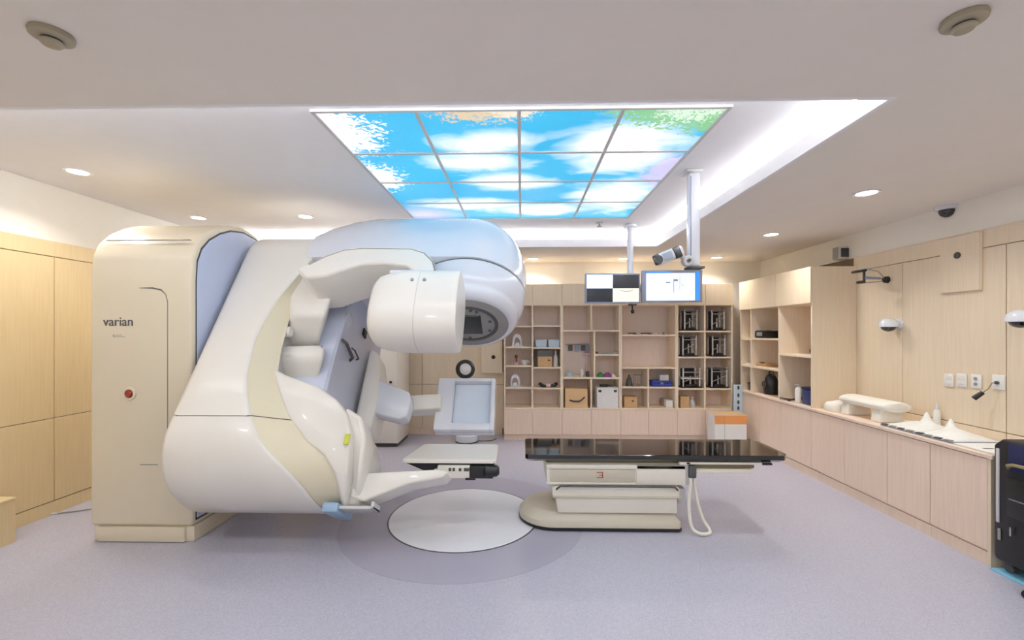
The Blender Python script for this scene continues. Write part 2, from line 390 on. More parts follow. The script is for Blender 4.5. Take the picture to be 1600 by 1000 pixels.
# lettering on the stand
def text(body, size, loc, name, m, parent, sx=1):
    cu = bpy.data.curves.new(name, 'FONT'); cu.body = body; cu.size = size; cu.extrude = .001; cu.align_x = 'CENTER'; cu.offset = .0005
    o = bpy.data.objects.new(name, cu); C.objects.link(o); cu.materials.append(M[m]); o.parent = parent
    bpy.context.view_layer.update(); me = bpy.data.meshes.new_from_object(o); bpy.data.objects.remove(o)
    me.transform(Matrix.Rotation(R(90), 4, 'X')); o = bpy.data.objects.new(name, me); C.objects.link(o); o.parent = parent; o.location = Vector(loc) - wl(parent); return o
p0, p1 = at_y(157, 509, FY), at_y(213, 509, FY)
text('varian', .098, ((p0.x + p1.x) / 2, FY - .001, p0.z), 'logo_lettering', 'dgrey', t, 1.0)
p0 = at_y(186, 524, FY)
obj('model_mark', B().box(p0.x - .045, p0.x + .045, FY - .0015, FY + .004, p0.z - .012, p0.z - .008).box(p0.x - .045, p0.x - .041, FY - .0015, FY + .004, p0.z - .012, p0.z + .006).box(p0.x - .03, p0.x + .02, FY - .0015, FY + .004, p0.z + .002, p0.z + .005), 'grey', t, smooth=0)

# rotating drum
def outline():
    pts = []
    cs = [-.66, -.5, -.35, -.2, -.05, .1, .25, .4, .55, .7, .85]
    low_ = [(-.53 * math.cos(u) if False else .53 * math.sin(u), -.74 - .45 * math.cos(u)) for u in [R(k) for k in range(0, 91, 9)]]
    top_ = [(.53 * math.cos(u), .92 + .36 * math.sin(u)) for u in [R(k) for k in range(0, 91, 10)]]
    half = low_ + [(.53, c) for c in cs] + top_           # from bottom centre up the near side to the top
    return half
half = outline()
AF = [(-1.19, -.93), (-1.1, -.98), (-1.0, -1.08), (-.84, -1.27), (-.63, -1.4), (-.41, -1.51), (0, -1.565), (.34, -1.51), (.74, -1.36), (.9, -1.3), (1.28, -1.25)]
AG = [(-1.2, -.76), (-1.0, -.78), (-.89, -.86), (-.8, -1.0), (-.61, -1.19), (-.35, -1.35), (-.13, -1.40), (.3, -1.43), (.64, -1.4), (1.25, -1.22)]
def ring_strip(pts, rows, bld):
    """pts: list of (b,c); rows: functions (b,c)->(a,b,c)"""
    bld.loft([[r(b_, c_) for b_, c_ in pts] for r in rows], cap=False, closed=False, fn=G)
full = half + [(-b_, c_) for b_, c_ in half[::-1][1:-1]] 
ci = len([1 for k in range(0, 91, 9)])      # index of the c=-.66 point
lower = [(-b_, c_) for b_, c_ in half[ci:0:-1]] + half[:ci + 1]
upper = half[ci:] + [(-b_, c_) for b_, c_ in half[:ci - 1:-1]][1:]
AR = -1.95
def cut(pts, dc):
    pts = list(pts); pts[0] = (pts[0][0], pts[0][1] + dc); pts[-1] = (pts[-1][0], pts[-1][1] + dc); return pts
lower = cut(lower, -.003); upper = cut(upper, .003)
rows = [lambda b_, c_: (AR, b_ * .93, c_ * .95), lambda b_, c_: (AR + .012, b_ * .975, c_ * .98), lambda b_, c_: (AR + .045, b_, c_)] + \
       [(lambda k: (lambda b_, c_: (AR + .045 + (lerp(c_, AF) - .03 - AR - .045) * k, b_, c_)))(k) for k in (.33, .66, 1.)] + \
       [lambda b_, c_: (lerp(c_, AF) - .008, b_ * .992, c_ * .995), lambda b_, c_: (lerp(c_, AF), b_ * .978, c_ * .99)]
bl = B(); ring_strip(lower, rows, bl); obj('lower_cover', bl, 'white', t, smooth=60)
bl = B(); ring_strip(upper, rows, bl); obj('upper_cover', bl, 'white', t, smooth=60)
band = [lambda b_, c_: (lerp(c_, AF) - .004, b_ * .976, c_ * .988), lambda b_, c_: (lerp(c_, AF) + (lerp(c_, AG) - lerp(c_, AF)) * .5, b_ * .87, c_ * .98), lambda b_, c_: (lerp(c_, AG), b_ * .76, c_ * .97), lambda b_, c_: (lerp(c_, AG) - .05, b_ * .74, c_ * .955)]
bl = B(); ring_strip(lower, band, bl); obj('lower_ring', bl, 'band', t, smooth=60)
bl = B(); ring_strip(upper, band, bl); obj('upper_ring', bl, 'band', t, smooth=60)
core = B().loft([[(AR + .02, b_ * .95, c_ * .96) for b_, c_ in full], [(AR + .05, b_ * .985, c_ * .985) for b_, c_ in full], [(lerp(c_, AF) - .04, b_ * .985, c_ * .985) for b_, c_ in full], [(lerp(c_, AF) - .015, b_ * .96, c_ * .98) for b_, c_ in full], [(lerp(c_, AG) - .04, b_ * .74, c_ * .955) for b_, c_ in full], [(lerp(c_, AG) - .05, b_ * .3, c_ * .93) for b_, c_ in full], [(lerp(c_, AG) - .05, b_ * .001, c_ * .93) for b_, c_ in full]], cap=False, fn=G)
obj('drum_core', core, 'lgrey', t)
sm = B()
for sb in (-1, 1): sm.box(AR + .04, -1.40, sb * .515 - .006, sb * .515 + .006, -.667, -.653, fn=G)
sm.tube([(-1.41, .522, -.655), (-1.32, .47, -.65), (-1.17, .41, -.645)], .004, 6, fn=G)
obj('cover_seam', sm, 'dgrey', t)
bx = lambda p: G(p)
# faceplate seen inside the C
def sup(n, ra, rb, e=2.6):
    out = []
    for i in range(n):
        u = 2 * math.pi * i / n; cu, su = math.cos(u), math.sin(u)
        out.append((ra * math.copysign(abs(cu) ** (2 / e), cu), rb * math.copysign(abs(su) ** (2 / e), su)))
    return out
pl = sup(48, .56, 1.0, 2.8)
fpl = obj('faceplate', B().loft([[(-1.36, b_ - .38, c_) for b_, c_ in pl], [(-1.10, b_ - .38, c_) for b_, c_ in pl], [(-1.08, b_ * .96 - .38, c_ * .97) for b_, c_ in pl]], fn=G), 'face', t)
# marks on the faceplate
def ata(px, py, a):
    r = ray(px, py); k = (a - (O0 - ISO).x) / r.x; p = O0 - ISO + r * k
    return (p.x, p.dot(BD), p.dot(CD))
q = ata(569, 521, -1.08); obj('sensor_socket', B().box(-1.085, -1.065, q[1] - .045, q[1] + .045, q[2] - .04, q[2] + .04, .006, fn=G), 'black', fpl)
q = ata(541, 545, -1.08); obj('latch_handle', B().tube([(-1.08, q[1] + .13, q[2] + .02), (-1.045, q[1] + .10, q[2]), (-1.045, q[1] - .10, q[2] - .04), (-1.08, q[1] - .13, q[2] - .05)], .014, fn=G), 'dgrey', fpl)
q = ata(553, 553, -1.08); obj('latch_handle', B().tube([(-1.08, q[1] + .08, q[2] + .02), (-1.05, q[1] + .06, q[2]), (-1.05, q[1] - .06, q[2] - .02), (-1.08, q[1] - .08, q[2] - .02)], .008, fn=G), 'dgrey', fpl)
q = (-1.08, .08, .45); obj('cable_loop', B().tube([(-1.08, q[1] + .07 * math.cos(u), q[2] + .07 * math.sin(u)) for u in [k * .55 for k in range(12)]], .008, fn=G), 'lgrey', fpl)
# upper pivot block and lower block
sk = lambda p: G((p[0] - (.46 - p[1]) * .5, p[1], p[2]))
sk1 = lambda p: G((p[0] - (.46 - p[1]) * .5, p[1], p[2] - (max(0, .46 - p[1]) * .55 if p[2] < .33 else 0)))
sk2 = lambda p: G((p[0] - (.46 - p[1]) * .5, p[1], p[2] - (max(0, .30 - p[1]) * .9 if p[2] < -.01 else 0)))
obj('pivot_block', B().prism([(-1.48, .75), (-1.40, .84), (-1.16, .66), (-1.09, .42), (-1.10, .24), (-1.38, .24), (-1.46, .42)], .05, .46, sk1, .035), 'white', t, smooth=50)
obj('pivot_stub', B().cyl((-1.60, .36, .14), (-1.40, .36, .14), .045, .045, 20, .01, fn=G), 'white', t)
obj('hinge_block', B().prism([(-1.47, .05), (-1.08, .06), (-1.03, .02), (-1.02, -.07), (-1.44, -.07), (-1.51, -.02)], .04, .30, sk2, .03), 'white', t, smooth=50)
obj('pivot_hinge', B().box(-1.36, -1.06, .06, .24, .062, .078, .006, fn=sk), 'dark', t)
# lower lip of the C
LIP = [(-1.42, -.22), (-1.3, -.28), (-1.02, -.38), (-.86, -.48), (-.76, -.59), (-.70, -.74), (-.69, -1.0), (-.72, -1.18), (-.765, -1.19), (-.78, -1.0), (-.86, -.89), (-1.0, -.80), (-1.19, -.61), (-1.36, -.34)]
def ob(c_): return .53 if c_ > -.74 else .53 * math.sqrt(max(.02, 1 - ((c_ + .74) / .45) ** 2))
lipf = lambda p: G((p[0], p[1] * min(1, ob(p[2]) * .82 / .425), p[2]))
lip = obj('lower_lip', B().prism(LIP, -.40, .42, lipf, .022, 4), 'white', t, smooth=55)
obj('lip_spine', B().prism([(-.80, -.52), (-.66, -.60), (-.60, -.76), (-.60, -.98), (-.64, -1.17), (-.74, -1.19)], .14, .38, lipf, .03, 3), 'white', t, smooth=50)
obj('warning_sticker', B().box(-.735, -.700, .414, .4225, -.82, -.745, fn=lipf), 'yellow', t)
obj('imager_housing', B().box(-.87, -.76, -.10, .22, -1.225, -1.16, .012, fn=G), 'bluegl', t)
obj('housing_bracket', B().box(-.76, -.52, .04, .20, -1.20, -1.18, .004, fn=G).box(-.54, -.52, .04, .20, -1.20, -1.15, .004, fn=G), 'lgrey', t)
# gantry arm and treatment head: capsule sections stacked along c
def capsule(c_, r, back, tilt, n=22):
    ring = []
    for i in range(n + 1):
        u = -math.pi / 2 + math.pi * i / n
        ring.append((r * math.cos(u), r * math.sin(u), c_))
    drop = {-.45: 0, -.9: .01, -1.1: .06, -1.25: .14, -1.38: .25}; kk = max(0, (c_ - .8) / .72)
    for a_ in (-.45, -.9, -1.1, -1.25, -1.38): ring.append((a_, r, c_ - drop[a_] * kk))
    for a_ in (-1.38, -1.25, -1.1, -.9, -.45): ring.append((a_, -r, c_ - drop[a_] * kk))
    return ring
prof = [(.80, .50, 0), (.805, .535, 0), (.90, .548, -.05), (1.02, .545, -.08), (1.14, .53, -.11), (1.25, .50, -.15), (1.34, .46, -.18), (1.41, .41, -.2), (1.46, .35, -.22), (1.495, .27, -.24), (1.515, .18, -.25), (1.525, .06, -.25)]
obj('gantry_arm', B().loft([capsule(c_, r, 0, tl) for c_, r, tl in prof], fn=G), 'white2', t, smooth=60)
obj('head_groove', B().lathe([(.1, .76), (.518, .76), (.518, .81), (.1, .81)], fn=G, n=64), 'dgrey', t)
hd = obj('treatment_head', B().lathe([(.1, .785), (.525, .785), (.533, .775), (.525, .69), (.505, .62), (.48, .57), (.47, .555), (.467, .54), (.455, .50), (.43, .468), (.405, .455), (.38, .455), (.1, .455)], fn=G, n=72), 'white2', t, smooth=40)
obj('collimator_face', B().lathe([(.02, .452), (.375, .452), (.385, .458), (.385, .47), (.02, .47)], fn=G, n=64), 'grey', hd)
obj('collimator_ring', B().lathe([(.255, .444), (.285, .444), (.285, .455), (.255, .455)], fn=G, n=56), 'dgrey', hd)
obj('beam_port', B().box(-.15, .13, -.15, .15, .440, .456, .006, fn=G), 'black', hd)
scr = B()
for a_, b_ in ((.21, .05), (.2, -.1), (-.22, .1), (.05, .22), (.0, -.23), (.1, .2), (-.05, .22)):
    scr.cyl((a_, b_, .446), (a_, b_, .454), .016, .016, 10, fn=G)
obj('screws', scr, 'dgrey', hd)
# imaging source arm
ARM = [(-1.30, .50), (-1.20, .57), (-1.08, .66), (-.95, .725), (-.80, .745), (-.40, .735), (-.29, .69), (-.21, .60), (-.165, .46), (-.16, .30), (-.28, .30), (-.33, .45), (-.42, .525), (-.60, .555), (-.78, .545), (-.93, .48), (-1.05, .42), (-1.2, .40)]
obj('source_arm', B().prism(ARM, .30, .74, bx, .03, 3), 'white', t, smooth=50)
obj('source_arm_seam', B().tube([(a_, .735, c_ - .035) for a_, c_ in ARM[1:10]], .007, fn=G), 'grey', t)
obj('arm_pin', B().cyl((-.17, .70, .40), (-.17, .80, .40), .022, .022, 12, fn=G), 'black', t)
secs = []
for a_, k in ((-.545, .62), (-.54, .74), (-.51, .86), (-.45, .93), (-.36, .975), (-.25, 1.0), (.02, 1.0), (.055, .99), (.065, .965)):
    secs.append([(a_, .82 + x * k, .02 + y * k) for x, y in sup(40, .215, .30, 2.7)])
src = obj('imaging_source', B().loft(secs, fn=G), 'white', t, smooth=50)
obj('source_seam', B().loft([[(a_, .82 + x * 1.004, .02 + y * 1.004) for x, y in sup(40, .215, .30, 2.7)] for a_ in (-.215, -.21)], cap=False, fn=G), 'lgrey', src)
obj('source_top_plate', B().box(-.47, -.16, .72, .92, .295, .325, .006, fn=G), 'white2', src)
dots = B()
for a_ in (-.255, -.17): dots.cyl((a_, 1.02, .14), (a_, 1.036, .14), .012, .012, 10, fn=G)
obj('locator_dot', dots, 'grey', src)
# imager detector opposite
dt = obj('detector_panel', B().prism([(-.36, -.31), (.23, -.31), (.23, .25), (-.36, .25)], -.86, -.79, bx, .01, 2)
         .box(-.36, -.19, -.80, -.70, -.31, .25, .012, fn=G).box(.185, .23, -.80, -.70, -.31, .25, .012, fn=G).box(-.20, .19, -.80, -.70, .215, .25, .01, fn=G).box(-.20, .19, -.80, -.70, -.31, -.235, .01, fn=G), 'white2', t)
obj('imager_screen', B().box(-.188, .184, -.792, -.785, -.233, .213, fn=G), mat('detector_glass', (226, 236, 250), .22, noise=.01), dt)  # pale blue colour stands in for the sky panel reflected in the recess
obj('detector_arm', B().prism([(-.70, -.12), (-.62, .02), (-.30, .04), (-.30, -.12), (-.60, -.14)], -.80, -.62, bx, .02), 'white', t, smooth=50)
obj('detector_link', B().prism([(-1.0, .06), (-.92, .12), (-.58, -.02), (-.55, -.10), (-.57, -.27), (-.64, -.30), (-.95, -.22)], -.62, -.46, bx, .02), 'white2', t, smooth=50)
obj('detector_shoulder', B().prism([(-1.05, .46), (-.96, .42), (-.90, .2), (-.86, -.1), (-.88, -.40), (-1.05, -.46)], -.78, -.44, bx, .04), 'white', t, smooth=50)
obj('arm_joint_seal', B().box(-.64, -.46, -.74, -.64, .015, .028, .004, fn=G), 'dark', t)
# portal imager under the isocentre
obj('portal_arm', B().prism([(-.70, -.92), (-.62, -.955), (-.10, -.925), (-.02, -.94), (-.06, -.985), (-.30, -1.03), (-.60, -1.15), (-.70, -1.12)], -.02, .20, bx, .018), 'white', t, smooth=50)
def slab(k, z): return [(-.565 + x * k, 3.635 + y * k, z) for x, y in ((-.31, .23), (-.28, .245), (.33, .245), (.36, .22), (.365, -.21), (.34, -.235), (-.35, -.235), (-.375, -.21))]
pi = obj('portal_imager', B().loft([slab(1, .572), slab(1, .592), slab(.98, .600)]), 'white', t)
obj('imager_underside', B().loft([[(-.92, 3.415, .571), (-.22, 3.415, .571), (-.22, 3.86, .571), (-.86, 3.86, .571)], [(-.70, 3.43, .475), (-.24, 3.43, .475), (-.24, 3.8, .475), (-.68, 3.8, .475)]]), 'black', pi)
obj('imager_drive', B().box(-.66, -.40, 3.39, 3.6, .455, .555, .012).cyl((-.665, 3.395, .48), (-.665, 3.45, .48), .045, .045, 16, .006).box(-.62, -.59, 3.38, 3.395, .46, .55), 'cream', pi)
dd = B()
for a_ in (-.57, -.54, -.49, -.45, -.43): dd.box(a_, a_ + .02, 3.382, 3.395, .515, .54, .003, 1)
obj('drive_ports', dd, 'dgrey', pi)
obj('imager_bumper', B().cyl((-.30, 3.42, .51), (-.175, 3.42, .51), .055, .045, 20, .018).box(-.41, -.22, 3.385, 3.6, .455, .555, .012).box(-.44, -.36, 3.384, 3.5, .445, .462, .004), 'black', pi)

# ------------------------------------------------------------------ treatment couch
CYN, CYF = 3.49, 4.02
t = thing('treatment_couch', 'glossy black topped treatment couch on a cream pedestal', 'couch', (1.0, 3.78, 0.0075))
top = [(.03, CYN + .02), (.05, CYN), (2.08, CYN), (2.13, CYN + .06), (2.13, CYF - .06), (2.08, CYF), (.05, CYF), (.03, CYF - .02)]
obj('table_top', B().loft([[(x + (.02 if x < 1 else -.03), CYN + .03 + (y - CYN) * .89, .562) for x, y in top], [(x, y, .585) for x, y in top], [(x, y, .615) for x, y in top], [(x + (.004 if x < 1 else -.004), CYN + .004 + (y - CYN) * .985, .620) for x, y in top]]), 'blackg', t, smooth=30)
tape = B()
obj('underframe', B().prism([(.22, .50), (1.30, .50), (1.30, .55), (1.0, .562), (.24, .562)], 3.55, 3.96, lambda p: Vector((p[0], p[1], p[2])), .004), 'olive', t, smooth=0)
obj('index_rail', B().box(1.28, 1.92, 3.515, 3.535, .540, .558, .003).box(1.26, 1.32, 3.505, 3.545, .537, .561, .004), 'cream', t)
obj('rail_end', B().box(1.92, 2.0, 3.51, 3.54, .538, .556, .006).box(1.32, 1.35, 3.512, 3.538, .542, .556, .004), 'black', t)
obj('lateral_slide', B().box(1.34, 1.88, 3.56, 3.94, .50, .545, .004), 'olive', t)
obj('support_beam', B().box(1.30, 1.86, 3.54, 3.94, .462, .497, .006).box(1.34, 1.70, 3.532, 3.545, .468, .478, .002), 'cream', t)
obj('carriage', B().box(.20, 1.31, 3.52, 3.98, .372, .540, .014).box(.20, 1.31, 3.505, 3.53, .500, .535, .006).box(.20, .92, 3.505, 3.53, .375, .393, .004).box(.92, 1.31, 3.505, 3.53, .375, .535, .006), 'cream', t)
obj('carriage_inset', B().box(.23, .91, 3.512, 3.524, .397, .496, .002), 'cream2', t)
p = at_y(938, 743, 3.51)
obj('position_mark', B().box(p.x - .03, p.x + .02, 3.509, 3.514, p.z + .022, p.z + .027).box(p.x - .03, p.x + .02, 3.509, 3.514, p.z - .02, p.z - .015).box(p.x + .016, p.x + .022, 3.509, 3.514, p.z - .02, p.z + .026).box(p.x - .01, p.x + .02, 3.509, 3.514, p.z, p.z + .005), 'red', t, smooth=0)
obj('lift_cover', B().prism([(.27, .36), (.25, .345), (.25, .27), (.28, .255), (.29, .14), (1.25, .14), (1.25, .255), (1.27, .27), (1.27, .345), (1.25, .36)], 3.52, 3.98, lambda p: Vector((p[0], p[1], p[2])), .012, 2), 'cream', t, smooth=40)
obj('lift_ledge', B().box(.25, 1.275, 3.505, 3.99, .268, .282, .004), 'cream2', t)
obj('grab_rail', B().tube([(.28, 3.51, .335), (.31, 3.49, .368), (.36, 3.485, .37), (1.18, 3.485, .37), (1.22, 3.49, .366), (1.25, 3.51, .335)], .008), 'dgrey', t)
base = [(x, y) for x, y in [(.27 - .29 * math.sin(u), 3.79 + .29 * math.cos(u)) for u in [R(k) for k in range(0, 181, 10)]]] + [(1.26, 3.50), (1.28, 3.52), (1.28, 4.06), (1.26, 4.08)]
def insb(k, z): return [(.7 + (x - .7) * (1 - k * .55), 3.79 + (y - 3.79) * (1 - k), z) for x, y in base]
obj('pedestal_base', B().loft([insb(0, .03), insb(0.0, .075), insb(.06, .10), insb(.16, .135), insb(.22, .14)]), 'cream2', t, smooth=40)
obj('base_gasket', B().loft([insb(-.01, .0075), insb(-.01, .03)]), 'black', t)
obj('side_controls', B().box(1.27, 1.33, 3.56, 3.70, .20, .33, .01).box(1.31, 1.345, 3.53, 3.66, .37, .55, .006), 'lgrey', t)
pen = [(1.36, 3.54, .49), (1.355, 3.52, .40), (1.335, 3.50, .27), (1.33, 3.48, .15), (1.345, 3.46, .055), (1.40, 3.44, .021), (1.47, 3.45, .021), (1.485, 3.48, .04), (1.455, 3.52, .10), (1.42, 3.54, .22), (1.40, 3.55, .35), (1.385, 3.55, .46)]
def smoothp(pts, n=6):
    P = [Vector(p) for p in pts]; out = []
    for i in range(len(P) - 1):
        p0, p1, p2, p3 = P[max(i - 1, 0)], P[i], P[i + 1], P[min(i + 2, len(P) - 1)]
        for k in range(n):
            u = k / n; out.append(.5 * ((2 * p1) + (p2 - p0) * u + (2 * p0 - 5 * p1 + 4 * p2 - p3) * u * u + (3 * p1 - p0 - 3 * p2 + p3) * u ** 3))
    return out + [P[-1]]
obj('pendant_cable', B().tube(smoothp(pen), .013, 8), 'cream', t)
obj('pendant_holder', B().box(1.34, 1.40, 3.51, 3.58, .43, .53, .008), 'dgrey', t)

# ------------------------------------------------------------------ back shelving: four units
SY, SB = 6.44, 6.79
def bx_at(px): return at_y(px, 560, SY).x
def bz_at(py, px=960): return at_y(px, py, SY).z
ZT = bz_at(446, 860)
K = .022
ZB, ZU = bz_at(637.5), bz_at(477.5)   # counter line, underside of the upper cabinets
def shelf_unit(label, pxs, dividers, shelves, doors):
    x0, x1 = bx_at(pxs[0]), bx_at(pxs[1])
    t = thing('shelving_unit', label, 'shelf', ((x0 + x1) / 2, (SY + SB) / 2, 0))
    e = .001
    obj('side_panel', B().box(x0 + e, x0 + K, SY, SB, .09, ZT), 'woodE', t, smooth=0)
    obj('side_panel', B().box(x1 - K, x1 - e, SY, SB, .09, ZT), 'woodE', t, smooth=0)
    obj('back_panel', B().box(x0 + K, x1 - K, SB - .012, SB, .09, ZT), 'woodI', t, smooth=0)
    obj('top_panel', B().box(x0 + e, x1 - e, SY, SB, ZT, ZT + K), 'wood', t, smooth=0)
    obj('kickboard', B().box(x0 + e, x1 - e, SY + .02, SY + .04, 0, .088), 'woodP', t, smooth=0)
    obj('bottom_panel', B().box(x0 + K, x1 - K, SY, SB - .012, .09, .09 + K), 'woodI', t, smooth=0)
    obj('counter_panel', B().box(x0 + K, x1 - K, SY - .004, SB - .012, ZB - K, ZB), 'woodE', t, smooth=0)
    obj('canopy_panel', B().box(x0 + K, x1 - K, SY - .002, SB - .012, ZU, ZU + K), 'woodE', t, smooth=0)
    for px, pya, pyb in dividers:
        x = bx_at(px); obj('divider', B().box(x - K / 2, x + K / 2, SY + .001, SB - .012, bz_at(pyb) + (0 if pyb > 630 else K / 2), bz_at(pya) - (0 if pya < 480 else K / 2)), 'woodE', t, smooth=0)
    for pa, pb, py in shelves:
        xa = x0 + K if pa == pxs[0] else bx_at(pa) + K / 2; xb_ = x1 - K if pb == pxs[1] else bx_at(pb) - K / 2
        z = bz_at(py); obj('shelf', B().box(xa, xb_, SY + .002, SB - .012, z - K / 2, z + K / 2), 'woodE', t, smooth=0)
    for pa, pb in zip(doors, doors[1:]):
        a, b_ = bx_at(pa) + .002, bx_at(pb) - .002
        obj('door', B().box(a, b_, SY - .018, SY - .001, .092, ZB - K - .003, .0015, 1), 'woodP', t, smooth=0)
        obj('door', B().box(a, b_, SY - .018, SY - .003, ZU + .004, ZT + K - .002, .0015, 1), 'wood', t, smooth=0)
    return t
shelf_unit('open wooden shelving unit next to the blank panelled wall, ten pigeonholes', (787.5, 878), [(832, 477.5, 637.5)],
           [(787.5, 832, y) for y in (510, 543, 572.5, 607)] + [(832, 878, y) for y in (509.5, 544, 575, 607.5)], (787.5, 832, 878))
shelf_unit('wooden shelving unit holding the two lidded boxes in its bottom row', (878, 969.5), [(924, 477.5, 517), (929, 517, 591), (924, 591, 637.5)],
           [(878, 969.5, 517), (929, 969.5, 554.5), (878, 969.5, 591)], (878, 924, 969.5))
shelf_unit('wooden shelving unit with two wide bays above four pigeonholes', (969.5, 1057.5), [(1013, 575, 637.5)],
           [(969.5, 1057.5, 524), (969.5, 1057.5, 575), (969.5, 1013, 605.5), (1013, 1057.5, 605.5)], (969.5, 1013, 1057.5))
shelf_unit('wooden shelving unit filled with six dark metal frames', (1057.5, 1145), [(1101.5, 477.5, 637.5)],
           [(a, b_, y) for a, b_ in ((1057.5, 1101.5), (1101.5, 1145)) for y in (518, 558.4, 607.5)], (1057.5, 1101.5, 1145))
def sz(py): return bz_at(py) + K / 2 + .0005
IY = 6.56
def ix(px): return at_y(px, 560, IY).x
ZC = ZB + .0005

def head_mask(px, z, label):
    x = ix(px); t = thing('head_mask', label, 'mask', (x, IY, z), 'arched masks')
    obj('base_plate', B().box(x - .095, x + .095, IY - .09, IY + .09, z, z + .012, .004), 'gland', t)
    sec = [(.070, .014), (.072, .06), (.068, .11), (.055, .15), (.03, .18), (.0, .19), (-.03, .18), (-.055, .15), (-.068, .11), (-.072, .06), (-.070, .014)]
    inn = [(a * .62, b_ * .72) for a, b_ in sec[::-1]]
    obj('shell', B().prism([(x + a, z + b_) for a, b_ in sec + inn], IY - .05, IY + .05, lambda p: Vector((p[0], p[1], p[2])), .004, 1), 'gland', t, smooth=40)
    obj('chin_rest', B().loft([[(x + .045 * math.cos(u) * k, IY - .02 + .04 * math.sin(u) * k, z + h) for u in [2 * math.pi * i / 16 for i in range(16)]] for h, k in ((.012, 1), (.04, .95), (.06, .6), (.065, .2))]), 'white', t)
head_mask(808, sz(543), 'pale arched head mask on the second shelf, upper of two')
head_mask(805, sz(607), 'pale arched head mask two shelves lower, lower of two')
x, z = ix(807), sz(572.5)
t = thing('pestle', 'small dark brown knob on a pale block, beside a white cup', 'knob', (x, IY, z))
obj('block', B().box(x - .035, x + .035, IY - .03, IY + .03, z, z + .05, .008), 'pink', t)
obj('knob', B().lathe([(.012, .05), (.012, .09), (.028, .11), (.030, .13), (.02, .15), (0, .155)], (x, IY, z), n=20), mat('brown', (110, 64, 44), .5), t)
x = ix(820)
t = thing('white_cup', 'low white cup on the shelf below the upper arched mask', 'cup', (x, IY, z))
obj('bowl', B().lathe([(.0, 0), (.035, 0), (.05, .05), (.052, .075), (.046, .075), (.042, .05), (.03, .012), (0, .01)], (x, IY, z), n=28), 'paper', t)
obj('handle', B().tube([(x + .048, IY, z + .06), (x + .075, IY, z + .055), (x + .078, IY, z + .03), (x + .045, IY, z + .02)], .006), 'paper', t)
for k, (px, lab) in enumerate(((845, 'pale blue lidded tub standing left of its twin'), (865, 'pale blue lidded tub standing right of its twin'))):
    x, z = ix(px), sz(509.5 + 34.5); t = thing('plastic_tub', lab, 'tub', (x, IY, z), 'pale blue tubs')
    obj('body', B().loft([[(x + a * k2, IY + b_ * k2, z + h) for a, b_ in ((-.085, -.08), (.085, -.08), (.085, .08), (-.085, .08))] for h, k2 in ((0, .92), (.10, 1))]), 'palebl', t, smooth=0)
    obj('lid', B().box(x - .09, x + .09, IY - .085, IY + .085, z + .10, z + .115, .005), 'lgrey', t)
def carton(name, px, z, w_, d, h, m, label, cat='box', lid=None, slot=None, group=None, y=None):
    yy = y or IY; x = at_y(px, 560, yy).x
    t = thing(name, label, cat, (x, yy, z), group)
    obj('body', B().box(x - w_ / 2, x + w_ / 2, yy - d / 2, yy + d / 2, z, z + h * .995 - .002, .003, 1), m, t, smooth=0)
    obj('flap', B().box(x - w_ / 2 - .002, x - .001, yy - d / 2 - .002, yy + d / 2 + .002, z + h - .004, z + h, .001, 1), lid or m, t, smooth=0)
    obj('flap', B().box(x + .001, x + w_ / 2 + .002, yy - d / 2 - .002, yy + d / 2 + .002, z + h - .004, z + h, .001, 1), lid or m, t, smooth=0)
    if slot:
        for sx, szz, sw, sh in slot: obj('hand_hole', B().box(x + sx - sw / 2, x + sx + sw / 2, yy - d / 2 - .003, yy - d / 2 + .01, z + szz - sh / 2, z + szz + sh / 2, .002, 1), 'dark', t, smooth=0)
    return t
z = sz(575)
carton('cardboard_box', 851, z, .21, .2, .155, 'card', 'cardboard box with a dark package lying on top', slot=[(.06, .10, .04, .02)])
x = ix(850)
t = thing('dark_package', 'black flat package lying on the cardboard box', 'package', (x, IY, z + .156))
obj('body', B().box(x - .11, x + .11, IY - .09, IY + .09, z + .156, z + .25, .01), 'black', t); obj('strap', B().box(x - .112, x + .112, IY - .093, IY - .06, z + .155, z + .252, .002, 1), 'dgrey', t)
x = ix(868)
t = thing('spray_bottle', 'tall white bottle beside the cardboard box', 'bottle', (x, IY, z))
obj('body', B().lathe([(0, 0), (.034, 0), (.036, .01), (.036, .13), (.028, .155), (.014, .175), (.014, .185), (0, .185)], (x, IY, z), n=24), 'paper', t)
obj('cap', B().lathe([(.016, .182), (.016, .215), (.01, .24), (0, .243)], (x, IY, z), n=20), 'white2', t)
x, z = ix(856), sz(607.5)
t = thing('head_strap', 'black padded head strap with grey buckle on the lower shelf', 'strap', (x, IY, z))
obj('band', B().tube([(x - .12, IY, z + .045), (x - .10, IY - .03, z + .03), (x - .04, IY - .05, z + .02), (x + .04, IY - .05, z + .02), (x + .10, IY - .03, z + .03), (x + .13, IY, z + .05)], [.028, .028, .02, .02, .028, .026], 10), 'black', t)
obj('buckle', B().box(x - .03, x + .035, IY - .09, IY - .05, z + .006, z + .06, .008), 'pink', t)
